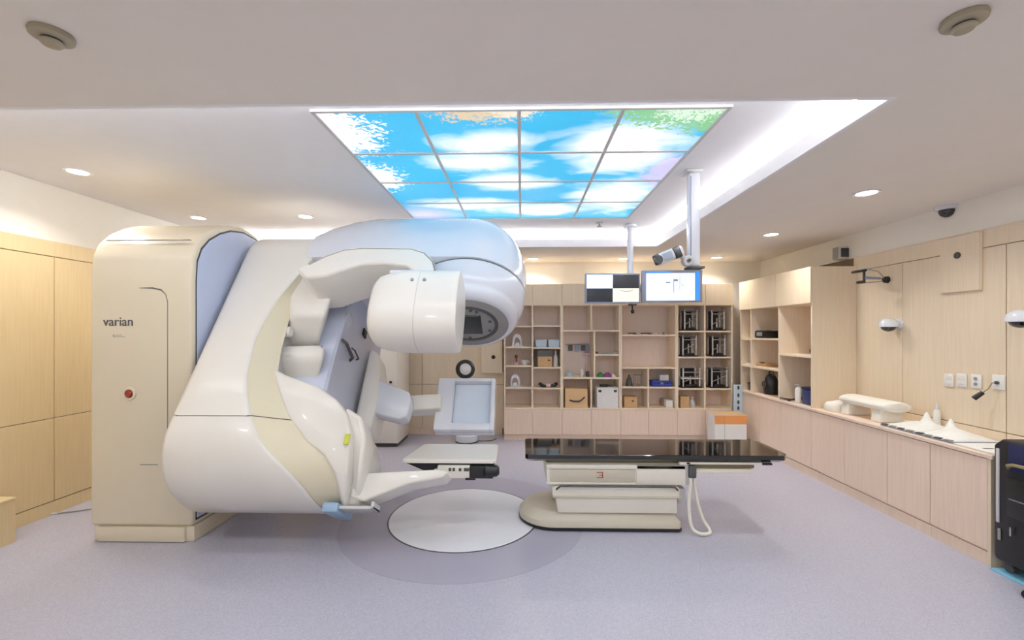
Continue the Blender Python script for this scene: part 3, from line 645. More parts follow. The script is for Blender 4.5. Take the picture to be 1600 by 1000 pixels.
# second unit
x0_, z = ix(903), sz(591)
t = thing('hanging_rack', 'rail with dark and grey sample cards hung in the tall bay', 'rack', (x0_, 6.76, bz_at(546)))
HY = 6.765
xs_ = [at_y(p, 545, HY).x for p in (884, 920)]
obj('rail', B().cyl((xs_[0], HY - .02, bz_at(539)), (xs_[1], HY - .02, bz_at(539)), .007), 'grey', t)
for px, m, hgt in ((891, 'dgrey', .09), (902, 'bezel', .10), (911, 'dgrey', .09), (917, 'bezel', .12)):
    x = at_y(px, 545, HY).x; zz = bz_at(540)
    c_ = obj('card', B().box(x - .034, x + .034, HY - .02, HY - .012, zz - hgt, zz + .0, .002, 1), m, t, smooth=0)
x = at_y(917, 560, HY).x
t = thing('pink_tube_set', 'pale pink hanging tube clip under the sample cards', 'tube', (x, HY - .03, bz_at(575)))
obj('clip', B().box(x - .07, x + .05, HY - .05, HY - .022, bz_at(557), bz_at(553), .004), 'pink', t)
obj('tube', B().tube(smoothp([(x, HY - .03, bz_at(557)), (x + .01, HY - .04, bz_at(570)), (x - .01, HY - .05, bz_at(580)), (x, HY - .07, z + .012)]), .012), 'pink', t)
for px, m, r, h, lab, nm in ((890, 'palebl', .045, .085, 'pale green open cup at the foot of the tall bay', 'beaker'), (909, 'paper', .022, .11, 'slim white tube bottle between cup and dark jar', 'bottle'), (918, 'dgrey', .026, .10, 'small dark jar with pink lid in the tall bay corner', 'jar')):
    x = ix(px); t = thing(nm, lab, nm, (x, IY, z))
    obj('body', B().lathe([(0, 0), (r, 0), (r * 1.05, h * .1), (r, h * .75), (r * .7, h * .85), (0, h * .85)], (x, IY, z), n=20), m, t)
    obj('lid', B().lathe([(r * .74, h * .8), (r * .74, h), (0, h * 1.02)], (x, IY, z), n=20), 'pink' if m == 'dgrey' else m, t)
def cloth_pile(px, z, w_, h, m, label, cat='cloth', y=None):
    yy = y or IY; x = at_y(px, 560, yy).x; b = B(); rng = random.Random(px); n = 14
    def hh(i, j): return h * max(0, math.sin(math.pi * i / n)) ** .6 * max(0, math.sin(math.pi * j / 8)) ** .5 * (.7 + .3 * rng.random())
    vs = [(x - w_ / 2 + w_ * i / n, yy - .07 + .14 * j / 8, z + hh(i, j) + .001) for i in range(n + 1) for j in range(9)]
    fs = [[i * 9 + j, (i + 1) * 9 + j, (i + 1) * 9 + j + 1, i * 9 + j + 1] for i in range(n) for j in range(8)]
    b.add(vs, fs); o = obj('folded_cloth' if cat == 'cloth' else 'bag', b, m, loc=(x, yy, z), smooth=60); return tag(o, label, cat)
cloth_pile(938, z, .09, .075, 'green', 'crumpled green cloth on the shelf above the white lidded box')
cloth_pile(949, z, .12, .07, 'purple', 'purple and black cloth bundle between green and white cloths')
cloth_pile(958, z, .07, .06, 'paper', 'white folded cloth at the end of the purple bundle')
x, zz = ix(948), sz(554.5)
t = thing('flat_tray', 'thin dark tray lying alone on a short shelf', 'tray', (x, IY, zz))
obj('tray_base', B().box(x - .15, x + .15, IY - .1, IY + .1, zz, zz + .012, .003), 'dgrey', t); obj('tray_rim', B().box(x - .155, x + .155, IY - .105, IY - .095, zz, zz + .03, .003).box(x - .155, x - .145, IY - .105, IY + .1, zz, zz + .03, .003).box(x + .145, x + .155, IY - .105, IY + .1, zz, zz + .03, .003), 'grey', t)
t = carton('storage_box', 899, ZC, .33, .26, .28, mat('tan_box', (226, 188, 140), .7), 'tan storage box with a dark curved handle, bottom row')
x = ix(899)
obj('handle', B().tube(smoothp([(x - .10, IY - .133, ZC + .115), (x - .04, IY - .145, ZC + .10), (x + .05, IY - .145, ZC + .105), (x + .12, IY - .133, ZC + .16)]), .011), 'dark', t)
t = carton('storage_box', 947, ZC, .31, .26, .30, 'paper', 'white storage box with two round grips beneath the cloths', slot=[(-.115, .25, .045, .035), (.11, .25, .045, .035)])
x = ix(944); t = thing('dark_tool', 'small black tool lying on top of the white storage box', 'tool', (x, IY, ZC + .302))
obj('body', B().box(x - .07, x + .05, IY - .04, IY + .03, ZC + .302, ZC + .335, .008), 'black', t); obj('grip', B().cyl((x + .04, IY, ZC + .32), (x + .12, IY - .02, ZC + .316), .013), 'dgrey', t)
# third unit
z = sz(524)
for px, wd, m, lab in ((988, .11, 'dgrey', 'short flat strap at the near end of the wide upper bay'), (1010, .16, 'black', 'long dark strap in the middle of the wide upper bay'), (1031, .12, 'lgrey', 'pale crumpled pouch at the far end of the wide upper bay')):
    x = ix(px); t = thing('flat_strap' if m != 'lgrey' else 'pouch', lab, 'strap' if m != 'lgrey' else 'pouch', (x, IY, z))
    obj('band', B().loft([[(x - wd / 2 + wd * i / 8, IY + s_ * .03, z + .004 + .014 * abs(math.sin(i * 1.3 + px)) + q) for s_, q in ((-1, 0), (1, 0), (1, .012), (-1, .012))] for i in range(9)]), m, t)
    obj('clasp', B().box(x + wd * .3, x + wd * .5, IY - .035, IY + .035, z, z + .035, .005), 'grey', t)
z = sz(605.5); x = ix(983)
t = thing('dark_cone', 'dark cone shaped holder in an upper pigeonhole', 'holder', (x, IY, z))
obj('cone', B().lathe([(0, 0), (.055, 0), (.05, .02), (.028, .13), (.018, .14), (0, .14)], (x, IY, z), n=24), 'dgrey', t); obj('tip', B().lathe([(.012, .14), (.012, .165), (0, .17)], (x, IY, z), n=16), 'black', t)
x = ix(997); t = thing('wire_basket', 'grey wire basket beside the dark cone', 'basket', (x, IY, z))
for k in range(5): obj('wire', B().tube([(x - .05 + .025 * k, IY - .05, z + .16), (x - .05 + .025 * k, IY - .045, z + .006), (x - .05 + .025 * k, IY + .045, z + .006), (x - .05 + .025 * k, IY + .05, z + .16)], .003, 6), 'grey', t)
obj('hoop', B().tube([(x - .055, IY - .05, z + .16), (x + .055, IY - .05, z + .16), (x + .055, IY + .05, z + .16), (x - .055, IY + .05, z + .16), (x - .055, IY - .05, z + .16)], .004, 6), 'grey', t)
x = ix(1031); t = thing('blue_case', 'flat bright blue case with a grey box on it', 'case', (x, IY, z))
obj('body', B().box(x - .15, x + .15, IY - .1, IY + .1, z, z + .05, .008), 'blue', t); obj('lid', B().box(x - .148, x + .148, IY - .098, IY + .098, z + .053, z + .085, .012), 'blue', t); obj('latch', B().box(x - .02, x + .02, IY - .108, IY - .098, z + .035, z + .065, .003), 'grey', t)
carton('small_box', 1036, z + .086, .13, .12, .085, 'lgrey', 'small grey box sitting on the blue case')
carton('cardboard_box', 983, ZC, .19, .2, .16, 'card', 'cardboard box with a white label in the lower left pigeonhole', slot=[(.03, .10, .03, .02)])
carton('small_box', 1044, ZC, .10, .12, .105, 'paper', 'little white box with a brown side in a lower pigeonhole')
x = ix(1041); t = thing('brown_pot', 'small brown pot half hidden behind the little white box', 'pot', (x - .02, 6.68, ZC))
obj('body', B().lathe([(0, 0), (.03, 0), (.04, .06), (.036, .10), (.03, .10), (.03, .06), (0, .02)], (x - .02, 6.68, ZC), n=20), mat('brown_pot', (150, 120, 104), .6), t); obj('rim', B().lathe([(.036, .098), (.042, .1), (.042, .112), (.034, .112)], (x - .02, 6.68, ZC), n=20), 'grey', t)
# fourth unit: metal frames
def metal_frame(px, z, label, w_, h, flat=False):
    x = ix(px); t = thing('metal_frame', label, 'frame', (x, IY, z), 'dark metal frames in the shelving')
    obj('base_plate', B().box(x - w_ / 2, x + w_ / 2, IY - .10, IY + .10, z, z + .018, .004).box(x - w_ * .3, x + w_ * .3, IY - .09, IY + .05, z + .018, z + .05, .012), 'black', t)
    for sx in (-1, 1):
        for yy in (-.08, .08): obj('post', B().box(x + sx * w_ * .40 - .009, x + sx * w_ * .40 + .009, IY + yy - .009, IY + yy + .009, z + .018, z + h, .002, 1), 'lgrey', t, smooth=0)
    if flat:
        obj('shelf_plate', B().box(x - w_ / 2, x + w_ / 2, IY - .1, IY + .1, z + h * .45, z + h * .45 + .018, .003), 'lgrey', t)
    else:
        obj('tray_plate', B().box(x - w_ * .42, x + w_ * .42, IY - .09, IY + .09, z + h - .03, z + h - .012, .003), 'dgrey', t)
    obj('crossbar', B().cyl((x - w_ * .4, IY - .08, z + h * .8), (x + w_ * .4, IY - .08, z + h * .8), .008, n=10).cyl((x - w_ * .4, IY - .08, z + h * .3), (x + w_ * .4, IY - .08, z + h * .62), .007, n=10), 'grey', t)
    obj('centre_post', B().cyl((x, IY - .04, z + .05), (x, IY - .04, z + h * .6), .016, .010, 12), 'chrome', t)
    obj('back_plate', B().box(x - w_ * .36, x + w_ * .36, IY + .10, IY + .108, z + .02, z + h * .96), 'black', t)
for px, py, lab, w_, h, fl_ in ((1076, 518, 'dark metal frame in the top pigeonhole, beside the wide bay', .22, .31, 0), (1118, 518, 'dark metal frame in the top pigeonhole at the end wall', .22, .31, 0),
        (1074, 558.4, 'dark metal frame one shelf down, beside the wide bay', .24, .31, 0), (1119, 558.4, 'dark metal frame one shelf down at the end wall', .22, .31, 0),
        (1077, 607.5, 'low dark frame with a pale cross plate, over a cardboard box', .30, .29, 1), (1120, 607.5, 'lattice dark frame above the empty bottom pigeonhole', .27, .30, 0)):
    metal_frame(px, sz(py), lab, w_, h, fl_)
carton('cardboard_box', 1067, ZC, .13, .18, .165, 'card', 'narrow cardboard box under the low dark frame')
x = ix(1081); t = thing('grey_flask', 'squat grey flask beside the narrow cardboard box', 'flask', (x, IY, ZC))
obj('body', B().lathe([(0, 0), (.045, 0), (.05, .02), (.045, .08), (.02, .11), (.02, .13), (0, .13)], (x, IY, ZC), n=24), 'lgrey', t); obj('cap', B().lathe([(.023, .125), (.023, .15), (0, .152)], (x, IY, ZC), n=20), 'pink', t)

# laser cabinet on back wall, pedestal fan, white rack
p0, p1 = at_y(752, 500, 6.66), at_y(785, 583, 6.66)
t = thing('wall_box', 'small square maple cabinet on the rear wall with black port', 'cabinet', ((p0.x + p1.x) / 2, 6.72, p1.z))
obj('body', B().box(p0.x, p1.x - .004, 6.66, YB - .018, p1.z, p0.z + .08, .003, 1), 'wood', t, smooth=0)
p = at_y(771, 558, 6.66); obj('port', B().lathe([(0, 0), (.030, 0), (.030, .006), (.022, .008), (0, .004)], (p.x, 6.66, p.z), (0, -1, 0), 24), 'black', t)
FYP = 6.35; p = at_z(730, 689, 0); FX = p.x
t = thing('pedestal_fan', 'white pedestal fan with black rimmed round head behind the detector panel', 'fan', (FX, FYP, 0))
obj('base', B().lathe([(0, 0), (.165, 0), (.17, .01), (.165, .02), (0, .02)], (FX, FYP, 0), n=40), 'dark', t)
obj('base_cover', B().lathe([(.165, .02), (.172, .03), (.172, .11), (.16, .125), (0, .13)], (FX, FYP, 0), n=40), 'white2', t)
obj('pole', B().cyl((FX, FYP, .13), (FX, FYP, .92), .022, .018), 'white2', t)
p = at_y(727, 577, FYP - .06); ax = Vector((.25, -1, .22)).normalized(); hc = Vector((p.x, FYP - .06, p.z))
obj('head_rim', B().lathe([(.085, -.02), (.135, -.03), (.142, .0), (.135, .045), (.10, .055), (.085, .04)], hc, ax, 40), 'black', t)
obj('head_face', B().lathe([(0, -.01), (.09, -.01), (.09, .03), (.06, .04), (0, .045)], hc, ax, 32), 'paper', t)
obj('head_neck', B().cyl((FX, FYP, .91), hc - ax * .02, .022, .03), 'white2', t)
obj('power_cord', B().tube(smoothp([(FX + .16, FYP, .012), (FX + .26, FYP + .02, .006), (FX + .36, FYP + .05, .006), (FX + .42, FYP + .15, .006)]), .006, 6), 'dark', t)
RXW = at_y(622, 600, 6.02).x
t = thing('equipment_rack', 'tall white equipment locker behind the gantry, small dark knob', 'cabinet', (RXW - .3, 6.3, 0))
zt = at_y(622, 533, 6.02).z
obj('body', B().box(RXW - .60, RXW, 6.02, 6.62, .05, zt, .01), 'white', t); obj('door', B().box(RXW - .595, RXW - .006, 6.0, 6.018, .06, zt - .01, .004), 'white', t)
obj('plinth', B().box(RXW - .58, RXW - .02, 6.04, 6.6, 0, .05), 'dgrey', t)
p = at_y(611, 597, 6.0); kb = obj('knob', B().lathe([(0, 0), (.012, 0), (.02, .02), (.018, .03), (0, .032)], (p.x, 6.0, p.z), (0, -1, 0), 16), 'black', t)

# ------------------------------------------------------------------ right hand cabinets
CX = 3.19; CT = .765; CE = at_x(1545, 800, CX).y
cuts = [at_x(p, 700, CX).y for p in (1543, 1453, 1386, 1319, 1267, 1220, 1186)] + [6.40]
labs = ['end base cabinet with side panel, nearest the black cart', 'base cabinet second from the black cart', 'base cabinet third from the black cart', 'base cabinet below the foam headrests', 'base cabinet just under the tall cabinet side', 'base cabinet under the blue case and white bottle', 'corner base cabinet beside the orange printed box']
for k in range(7):
    y0, y1 = cuts[k], cuts[k + 1]
    t = thing('base_cabinet', 'pale pinkish maple ' + labs[k], 'cabinet', ((CX + XR) / 2, (y0 + y1) / 2, 0), 'base cabinets along the right wall')
    obj('body', B().box(CX + .02, XR - .022, y0 + .001, y1 - .001, .09, CT - .03), 'woodP', t, smooth=0)
    obj('door', B().box(CX, CX + .018, y0 + .003, y1 - .003, .105, CT - .036, .0015, 1), 'woodP', t, smooth=0)
    obj('kickboard', B().box(CX + .012, CX + .03, y0 + .001, y1 - .001, 0, .088), 'woodP', t, smooth=0)
    if k == 0: obj('end_panel', B().box(CX - .001, XR - .02, y0 - .022, y0 - .001, 0, CT - .03), 'wood', t, smooth=0)
o = obj('countertop', B().box(CX - .012, XR - .02, CE - .03, 6.42, CT - .028, CT, .003, 1), 'woodP', loc=(3.4, 4.7, CT - .028), smooth=0)
tag(o, 'long maple countertop running along the right wall', 'countertop')
t = thing('wall_cabinet', 'tall maple open cabinet standing on the right countertop, seen from its blank side', 'cabinet', (3.4, 5.6, CT))
TY0, TY1 = at_x(1269, 560, CX).y, 6.42
TZ1 = at_x(1269, 416, CX).z; ZH = at_x(1267, 474, CX).z; CB = CT + .001
def ry(px): return at_x(px, 560, CX).y
obj('side_panel', B().box(CX, XR - .02, TY0, TY0 + K, CB, TZ1), 'wood', t, smooth=0)
obj('side_panel', B().box(CX, XR - .02, TY1 - K, TY1, CB, TZ1), 'woodE', t, smooth=0)
obj('back_panel', B().box(XR - .034, XR - .021, TY0 + K, TY1 - K, CB, TZ1), 'woodI', t, smooth=0)
obj('top_panel', B().box(CX, XR - .022, TY0 + K, TY1 - K, TZ1 - K, TZ1), 'wood', t, smooth=0)
obj('canopy_panel', B().box(CX, XR - .034, TY0 + K, TY1 - K, ZH, ZH + K), 'woodE', t, smooth=0)
d1, d2 = ry(1216.5), ry(1173)
for y in (d1, d2): obj('divider', B().box(CX + .002, XR - .034, y - K / 2, y + K / 2, CB, ZH), 'woodE', t, smooth=0)
def rshelf(ya, yb, px, py):
    z = at_x(px, py, CX).z; obj('shelf', B().box(CX + .003, XR - .034, ya, yb, z - K / 2, z + K / 2), 'woodE', t, smooth=0); return z + K / 2 + .0005
s3 = rshelf(TY0 + K, d1 - K / 2, 1243, 556)
s2a = rshelf(d1 + K / 2, d2 - K / 2, 1195, 530); s2b = rshelf(d1 + K / 2, d2 - K / 2, 1195, 576)
s1a = rshelf(d2 + K / 2, TY1 - K, 1160, 530); s1b = rshelf(d2 + K / 2, TY1 - K, 1160, 571)
for a, b_ in ((TY0 + .002, ry(1213.5) - .002), (ry(1213.5) + .002, TY1 - .002)):
    obj('door', B().box(CX - .018, CX - .001, a, b_, ZH + .003, TZ1 - .002, .0015, 1), 'wood', t, smooth=0)
# things in it
def rpos(px, X=3.32): return at_x(px, 560, X).y
y = rpos(1200, 3.36); t = thing('label_printer', 'squat black printer on the upper shelf of the right cabinet', 'printer', (3.36, y, s2a))
obj('body', B().box(3.24, 3.50, y - .15, y + .15, s2a, s2a + .10, .02), 'black', t); obj('panel', B().box(3.236, 3.242, y - .08, y + .06, s2a + .03, s2a + .08, .003, 1), 'grey', t); obj('slot', B().box(3.26, 3.34, y - .12, y + .12, s2a + .10, s2a + .106, .002, 1), 'dgrey', t)
y = rpos(1200, 3.36); t = thing('wooden_tray', 'shallow tan tray stack below the black printer', 'tray', (3.36, y, s2b))
for k in range(2): obj('tray', B().box(3.26, 3.46, y - .13 + .02 * k, y + .12, s2b + .024 * k, s2b + .024 * k + .018, .003), 'card', t)
obj('clip', B().box(3.26, 3.30, y - .03, y + .03, s2b + .042, s2b + .06, .004), 'dgrey', t)
y = rpos(1205, 3.36); t = thing('desktop_machine', 'rounded black machine on the counter below the tan trays', 'machine', (3.36, y, CB))
obj('body', B().loft([[(3.36 + .09 * k2 * math.cos(u), y + .10 * k2 * math.sin(u), CB + h) for u in [2 * math.pi * i / 24 for i in range(24)]] for h, k2 in ((0, .95), (.05, 1), (.15, .95), (.22, .75), (.26, .45), (.275, .1))]), 'black', t)
obj('handle', B().tube([(3.36, y - .05, CB + .25), (3.36, y - .04, CB + .30), (3.36, y + .04, CB + .30), (3.36, y + .05, CB + .25)], .01), 'dgrey', t); obj('face_ring', B().lathe([(.03, 0), (.045, 0), (.045, .012), (.03, .012)], (3.27, y, CB + .13), (-1, 0, 0), 20), 'chrome', t)
y = d2 + .12; t = thing('white_jar', 'small white jar beside the divider on the corner shelf', 'jar', (3.3, y, s1a))
obj('body', B().lathe([(0, 0), (.04, 0), (.048, .03), (.045, .07), (.03, .085), (0, .085)], (3.3, y, s1a), n=20), 'paper', t); obj('lid', B().lathe([(.032, .084), (.032, .1), (0, .102)], (3.3, y, s1a), n=20), 'paper', t)
y = (d2 + TY1) / 2; t = thing('paper_stack', 'white paper stack on the lower corner shelf', 'paper', (3.36, y, s1b))
for k in range(3): obj('sheet', B().box(3.24 + .01 * k, 3.44, y - .14 + .01 * k, y + .13, s1b + .008 * k, s1b + .008 * k + .006), 'paper', t, smooth=0)
y = (d2 + TY1) / 2; t = thing('dark_bin', 'low dark bin on the counter in the cabinet corner', 'bin', (3.34, y, CB))
obj('body', B().loft([[(3.34 + a * k2, y + b_ * k2, CB + h) for a, b_ in ((-.07, -.09), (.07, -.09), (.07, .09), (-.07, .09))] for h, k2 in ((0, .85), (.10, 1))]), 'dgrey', t, smooth=0); obj('rim', B().box(3.265, 3.415, y - .095, y + .095, CB + .10, CB + .112, .003), 'black', t)
y = TY0 + .10; t = thing('black_webcam', 'little black camera against the cabinet side on the upper shelf', 'camera', (3.28, y, s3))
obj('body', B().box(3.25, 3.33, y - .045, y + .035, s3 + .02, s3 + .085, .012), 'black', t); obj('foot', B().box(3.26, 3.32, y - .03, y + .02, s3, s3 + .02, .004), 'dgrey', t); obj('lens', B().cyl((3.25, y - .005, s3 + .055), (3.235, y - .005, s3 + .055), .022, n=20), 'dgrey', t)
y = TY0 + .17; t = thing('blue_toolbox', 'dark blue box with white label on the counter inside the tall cabinet', 'box', (3.36, y, CB))
obj('body', B().box(3.27, 3.48, y - .13, y + .13, CB, CB + .17, .008), mat('deep_blue', (38, 54, 104), .45), t); obj('lid', B().box(3.265, 3.485, y - .135, y + .135, CB + .172, CB + .20, .008), 'navy', t); obj('handle', B().tube([(3.37, y - .06, CB + .2), (3.37, y - .05, CB + .23), (3.37, y + .05, CB + .23), (3.37, y + .06, CB + .2)], .008), 'black', t)
y = TY0 + .37; t = thing('lotion_bottle', 'white pump bottle standing beside the dark blue box', 'bottle', (3.27, y, CB))
obj('body', B().lathe([(0, 0), (.03, 0), (.033, .01), (.033, .16), (.02, .18), (0, .18)], (3.27, y, CB), n=20), 'paper', t); obj('pump', B().cyl((3.27, y, CB + .178), (3.27, y, CB + .21), .009).box(3.235, 3.28, y - .008, y + .008, CB + .205, CB + .22, .004), 'lgrey', t)
y = TY0 + .56; t = thing('coiled_cable', 'black coiled cable on the counter beside the white pump bottle', 'cable', (3.3, y, CB))
obj('coil', B().tube([(3.32 + (.07 + .002 * k) * math.cos(k * .5), y + (.07 + .002 * k) * math.sin(k * .5), CB + .008 + .0006 * k) for k in range(40)], .006, 6), 'black', t); obj('plug', B().box(3.22, 3.25, y - .09, y - .06, CB + .0, CB + .03, .004), 'dgrey', t)

# on the counter: foam supports and mesh masks
CZ = CT + .001
def cpos(px, X, py=640): return at_x(px, py, X).y
y = TY0 - .16; t = thing('foam_cushion', 'rounded white foam cushion against the tall cabinet side', 'cushion', (3.42, y, CZ))
obj('body', B().loft([[(3.43 + k2 * a, y + k2 * b_, CZ + h) for a, b_ in sup(28, .20, .10, 3)] for h, k2 in ((0, .96), (.02, 1), (.06, 1), (.09, .86), (.10, .5))]), 'foam', t, smooth=60); obj('dimple', B().loft([[(3.40 + k2 * a, y + k2 * b_, CZ + h) for a, b_ in sup(24, .09, .06, 2)] for h, k2 in ((.096, 1), (.108, .8), (.104, .5))]), 'paper', t)
y1_ = cpos(1322, 3.36); y0_ = cpos(1397, 3.36)
t = thing('foam_bridge', 'white foam headrest bridge with rolled top on two feet', 'headrest', (3.40, (y0_ + y1_) / 2, CZ))
L_ = y1_ - y0_
obj('roll', B().loft([[(3.40 + .13 * math.cos(u) * k2, yy, CZ + .15 + .05 * math.sin(u) * k2) for u in [2 * math.pi * i / 24 for i in range(24)]] for yy, k2 in ((y0_, .8), (y0_ + .01, .95), (y0_ + .03, 1), (y1_ - .03, 1), (y1_ - .01, .95), (y1_, .8))]), 'foam', t, smooth=50)
for yy in (y0_ + .12, y1_ - .08): obj('foot', B().prism([(3.28, CZ), (3.52, CZ), (3.50, CZ + .12), (3.30, CZ + .12)], yy - .05, yy + .05, lambda p: Vector((p[0], p[1], p[2])), .012, 2), 'foam', t, smooth=40)
def mask_sheet(px0, px1, zoff, label, peak, ph, seed, nx=22, ny=28, fr=True):
    ya, yb = cpos(px0, 3.36, 670), cpos(px1, 3.36, 650); ya, yb = min(ya, yb), max(ya, yb)
    x0, x1 = 3.215, 3.60; rng = random.Random(seed)
    t = thing('mesh_mask', label, 'mask', (3.40, (ya + yb) / 2, CZ + zoff), 'white mesh masks on the counter')
    z0 = CZ + zoff
    obj('rim_frame', B().box(x0, x0 + .03, ya, yb, z0, z0 + .012, .003).box(x1 - .03, x1, ya, yb, z0, z0 + .012, .003).box(x0 + .03, x1 - .03, ya, ya + .03, z0, z0 + .012, .003).box(x0 + .03, x1 - .03, yb - .03, yb, z0, z0 + .012, .003), 'bezel', t)
    def hgt(u, v):
        e = (math.sin(math.pi * u) * math.sin(math.pi * v)) ** .5 if 0 < u < 1 and 0 < v < 1 else 0
        h = .040 * e + .012 * math.sin(7 * u + seed) * e + .01 * math.sin(9 * v + 2 * seed) * e
        d = math.hypot((u - peak[0]) * (x1 - x0), (v - peak[1]) * (yb - ya)); return h + ph * math.exp(-(d / .030) ** 2) + ph * .2 * math.exp(-(d / .09) ** 2)
    rows_ = [(x0 + .012 + (x1 - x0 - .024) * i / nx, ya + .012 + (yb - ya - .024) * j / ny, z0 + .012 + hgt(i / nx, j / ny)) for i in range(nx + 1) for j in range(ny + 1)]
    n = ny + 1; b = B(); b.add(rows_, [[i * n + j, (i + 1) * n + j, (i + 1) * n + j + 1, i * n + j + 1] for i in range(nx) for j in range(ny)])
    b.add([(p[0], p[1], p[2] - .004) for p in rows_], [[i * n + j, (i + 1) * n + j, (i + 1) * n + j + 1, i * n + j + 1] for i in range(nx) for j in range(ny)])
    obj('shell', b, 'mesh', t, smooth=60)
    lx = x0 + (x1 - x0) * peak[0]; ly = ya + (yb - ya) * peak[1]
    for k in range(4):
        yy = ya + (yb - ya) * (k + .5) / 4; obj('clip', B().box(x0 - .006, x0 + .03, yy - .025, yy + .025, z0 + .012, z0 + .022, .003), 'dgrey' if k % 2 else 'grey', t)
mask_sheet(1455, 1401, 0, 'white mesh mask with a nose peak next to the foam bridge', (.62, .42), .085, 3)
mask_sheet(1518, 1457, .0, 'white mesh mask with the tallest nose peak, nearer the cart', (.55, .75), .085, 5)
y = cpos(1464, 3.636, 640); hb = at_x(1464, 629, 3.636).z - CZ
t = thing('squeeze_bottle', 'small white bottle standing behind the nearer mesh mask peak', 'bottle', (3.636, y, CZ))
obj('body', B().lathe([(0, 0), (.024, 0), (.026, .01), (.026, hb * .6), (.018, hb * .72), (0, hb * .72)], (3.636, y, CZ), n=20), 'paper', t)
obj('nozzle', B().lathe([(.012, hb * .71), (.013, hb * .85), (.006, hb), (0, hb)], (3.636, y, CZ), n=16), 'white2', t)
ya, yb = CE - .02, cpos(1522, 3.36, 670)
t = thing('mask_sheet', 'flat white perforated sheet with dark slots at the counter end', 'sheet', (3.40, (ya + yb) / 2, CZ))
obj('sheet', B().box(3.21, 3.60, ya, yb, CZ, CZ + .012, .004), 'mesh', t)
for k in range(3): obj('slot', B().box(3.26 + .1 * k, 3.33 + .1 * k, (ya + yb) / 2 - .03, (ya + yb) / 2 - .01, CZ + .010, CZ + .0135), 'dgrey', t, smooth=0)

# ------------------------------------------------------------------ right wall fittings
WX = XR - .019
a_, b_ = at_x(1530, 400, 3.640), at_x(1468, 400, 3.640); zt_, zb_ = at_x(1530, 361, 3.640).z, at_x(1530, 453, 3.640).z
t = thing('wall_box', 'maple box cabinet high on the right wall with a black port', 'cabinet', (3.65, (a_.y + b_.y) / 2, zb_))
obj('body', B().box(3.650, WX, a_.y, b_.y, zb_, zt_, .003, 1), 'wood', t, smooth=0)
obj('front_panel', B().box(3.640, 3.6495, a_.y + .002, b_.y - .002, zb_ + .002, zt_ - .002, .002, 1), 'wood', t, smooth=0)
p = at_x(1496, 399, 3.640); obj('port', B().lathe([(0, 0), (.027, 0), (.027, .006), (.02, .008), (0, .004)], (3.640, p.y, p.z), (-1, 0, 0), 24), 'black', t)
def dome(px, py, label):
    p = at_x(px, py, 3.60); t = thing('dome_camera', label, 'camera', (3.60, p.y, p.z), 'dome cameras')
    x, y, z = 3.57, p.y, p.z
    obj('bracket', B().box(3.60, WX, y - .035, y + .035, z - .005, z + .05, .01).cyl((3.645, y, z + .02), (WX, y, z + .02), .05, .055, 24), 'white2', t)
    obj('housing', B().lathe([(0, .075), (.04, .068), (.068, .045), (.08, .01), (.08, -.012), (0, -.012)], (x, y, z), n=32), 'white2', t)
    obj('dark_dome', B().lathe([(0, -.058), (.03, -.052), (.052, -.035), (.062, -.013), (0, -.013)], (x, y, z), n=32), 'blackg', t)
dome(1393, 509, 'white dome camera on the wall below the jointed arm')
dome(1601, 500, 'white dome camera cut by the frame edge, above the sockets')
p = at_z(1480, 322, LC); x, y = p.x, p.y
t = thing('ceiling_camera', 'white dome camera with black bubble hung from the ceiling', 'camera', (x, y, LC))
obj('mount', B().lathe([(0, -.001), (.085, -.001), (.085, -.02), (.075, -.035), (0, -.035)], (x, y, LC), n=32), 'white2', t); obj('dark_dome', B().lathe([(.058, -.036), (.06, -.05), (.045, -.08), (.02, -.095), (0, -.098)], (x, y, LC), n=32), 'blackg', t)
p = at_x(1311, 396, 3.62); t = thing('wall_speaker', 'small grey speaker box on the white band above the tall cabinet', 'speaker', (3.62, p.y, p.z - .07))
obj('body', B().box(3.58, XR, p.y - .055, p.y + .055, p.z - .075, p.z + .075, .012), 'lgrey', t); obj('grille', B().box(3.572, 3.581, p.y - .045, p.y + .04, p.z - .065, p.z + .065, .004), 'grey', t); obj('bracket', B().box(3.60, XR - .005, p.y - .064, p.y - .056, p.z - .05, p.z + .05, .002), 'dark', t)
for px, py, lab, kind in ((1484, 594, 'white rocker switch plate, first in the row of wall plates', 's'), (1504, 594, 'white twin switch plate, second in the row of wall plates', 's'), (1527, 596, 'white socket plate with two grey sockets, third in the row', 'k')):
    p = at_x(px, py, WX); t = thing('switch_plate' if kind == 's' else 'socket_plate', lab, 'switch' if kind == 's' else 'socket', (WX, p.y, p.z))
    obj('plate', B().box(WX - .012, WX - .0005, p.y - .04, p.y + .04, p.z - .055, p.z + .055, .004), 'paper', t)
    for k in (-1, 1):
        if kind == 's': obj('rocker', B().box(WX - .016, WX - .011, p.y - .025, p.y + .025, p.z + k * .02 - .016, p.z + k * .02 + .016, .002), 'white', t)
        else: obj('socket', B().lathe([(0, 0), (.014, 0), (.014, .004), (0, .001)], (WX - .012, p.y, p.z + k * .022), (-1, 0, 0), 16), 'grey', t)
p = at_x(1562, 598, WX); t = thing('intercom_plate', 'larger white wall plate with dangling black gooseneck microphone', 'intercom', (WX, p.y, p.z))
obj('plate', B().box(WX - .014, WX - .0005, p.y - .045, p.y + .045, p.z - .055, p.z + .06, .008), 'paper', t)
q0 = Vector((WX - .016, p.y, p.z)); q1 = at_x(1530, 617, WX - .10)
obj('connector', B().cyl((WX - .012, p.y, p.z), (WX - .03, p.y, p.z), .013), 'dgrey', t)
obj('gooseneck', B().tube([q0, q0 + Vector((-.03, .01, -.003)), q0 * .5 + q1 * .5, q1], .004, 6), 'olive', t)
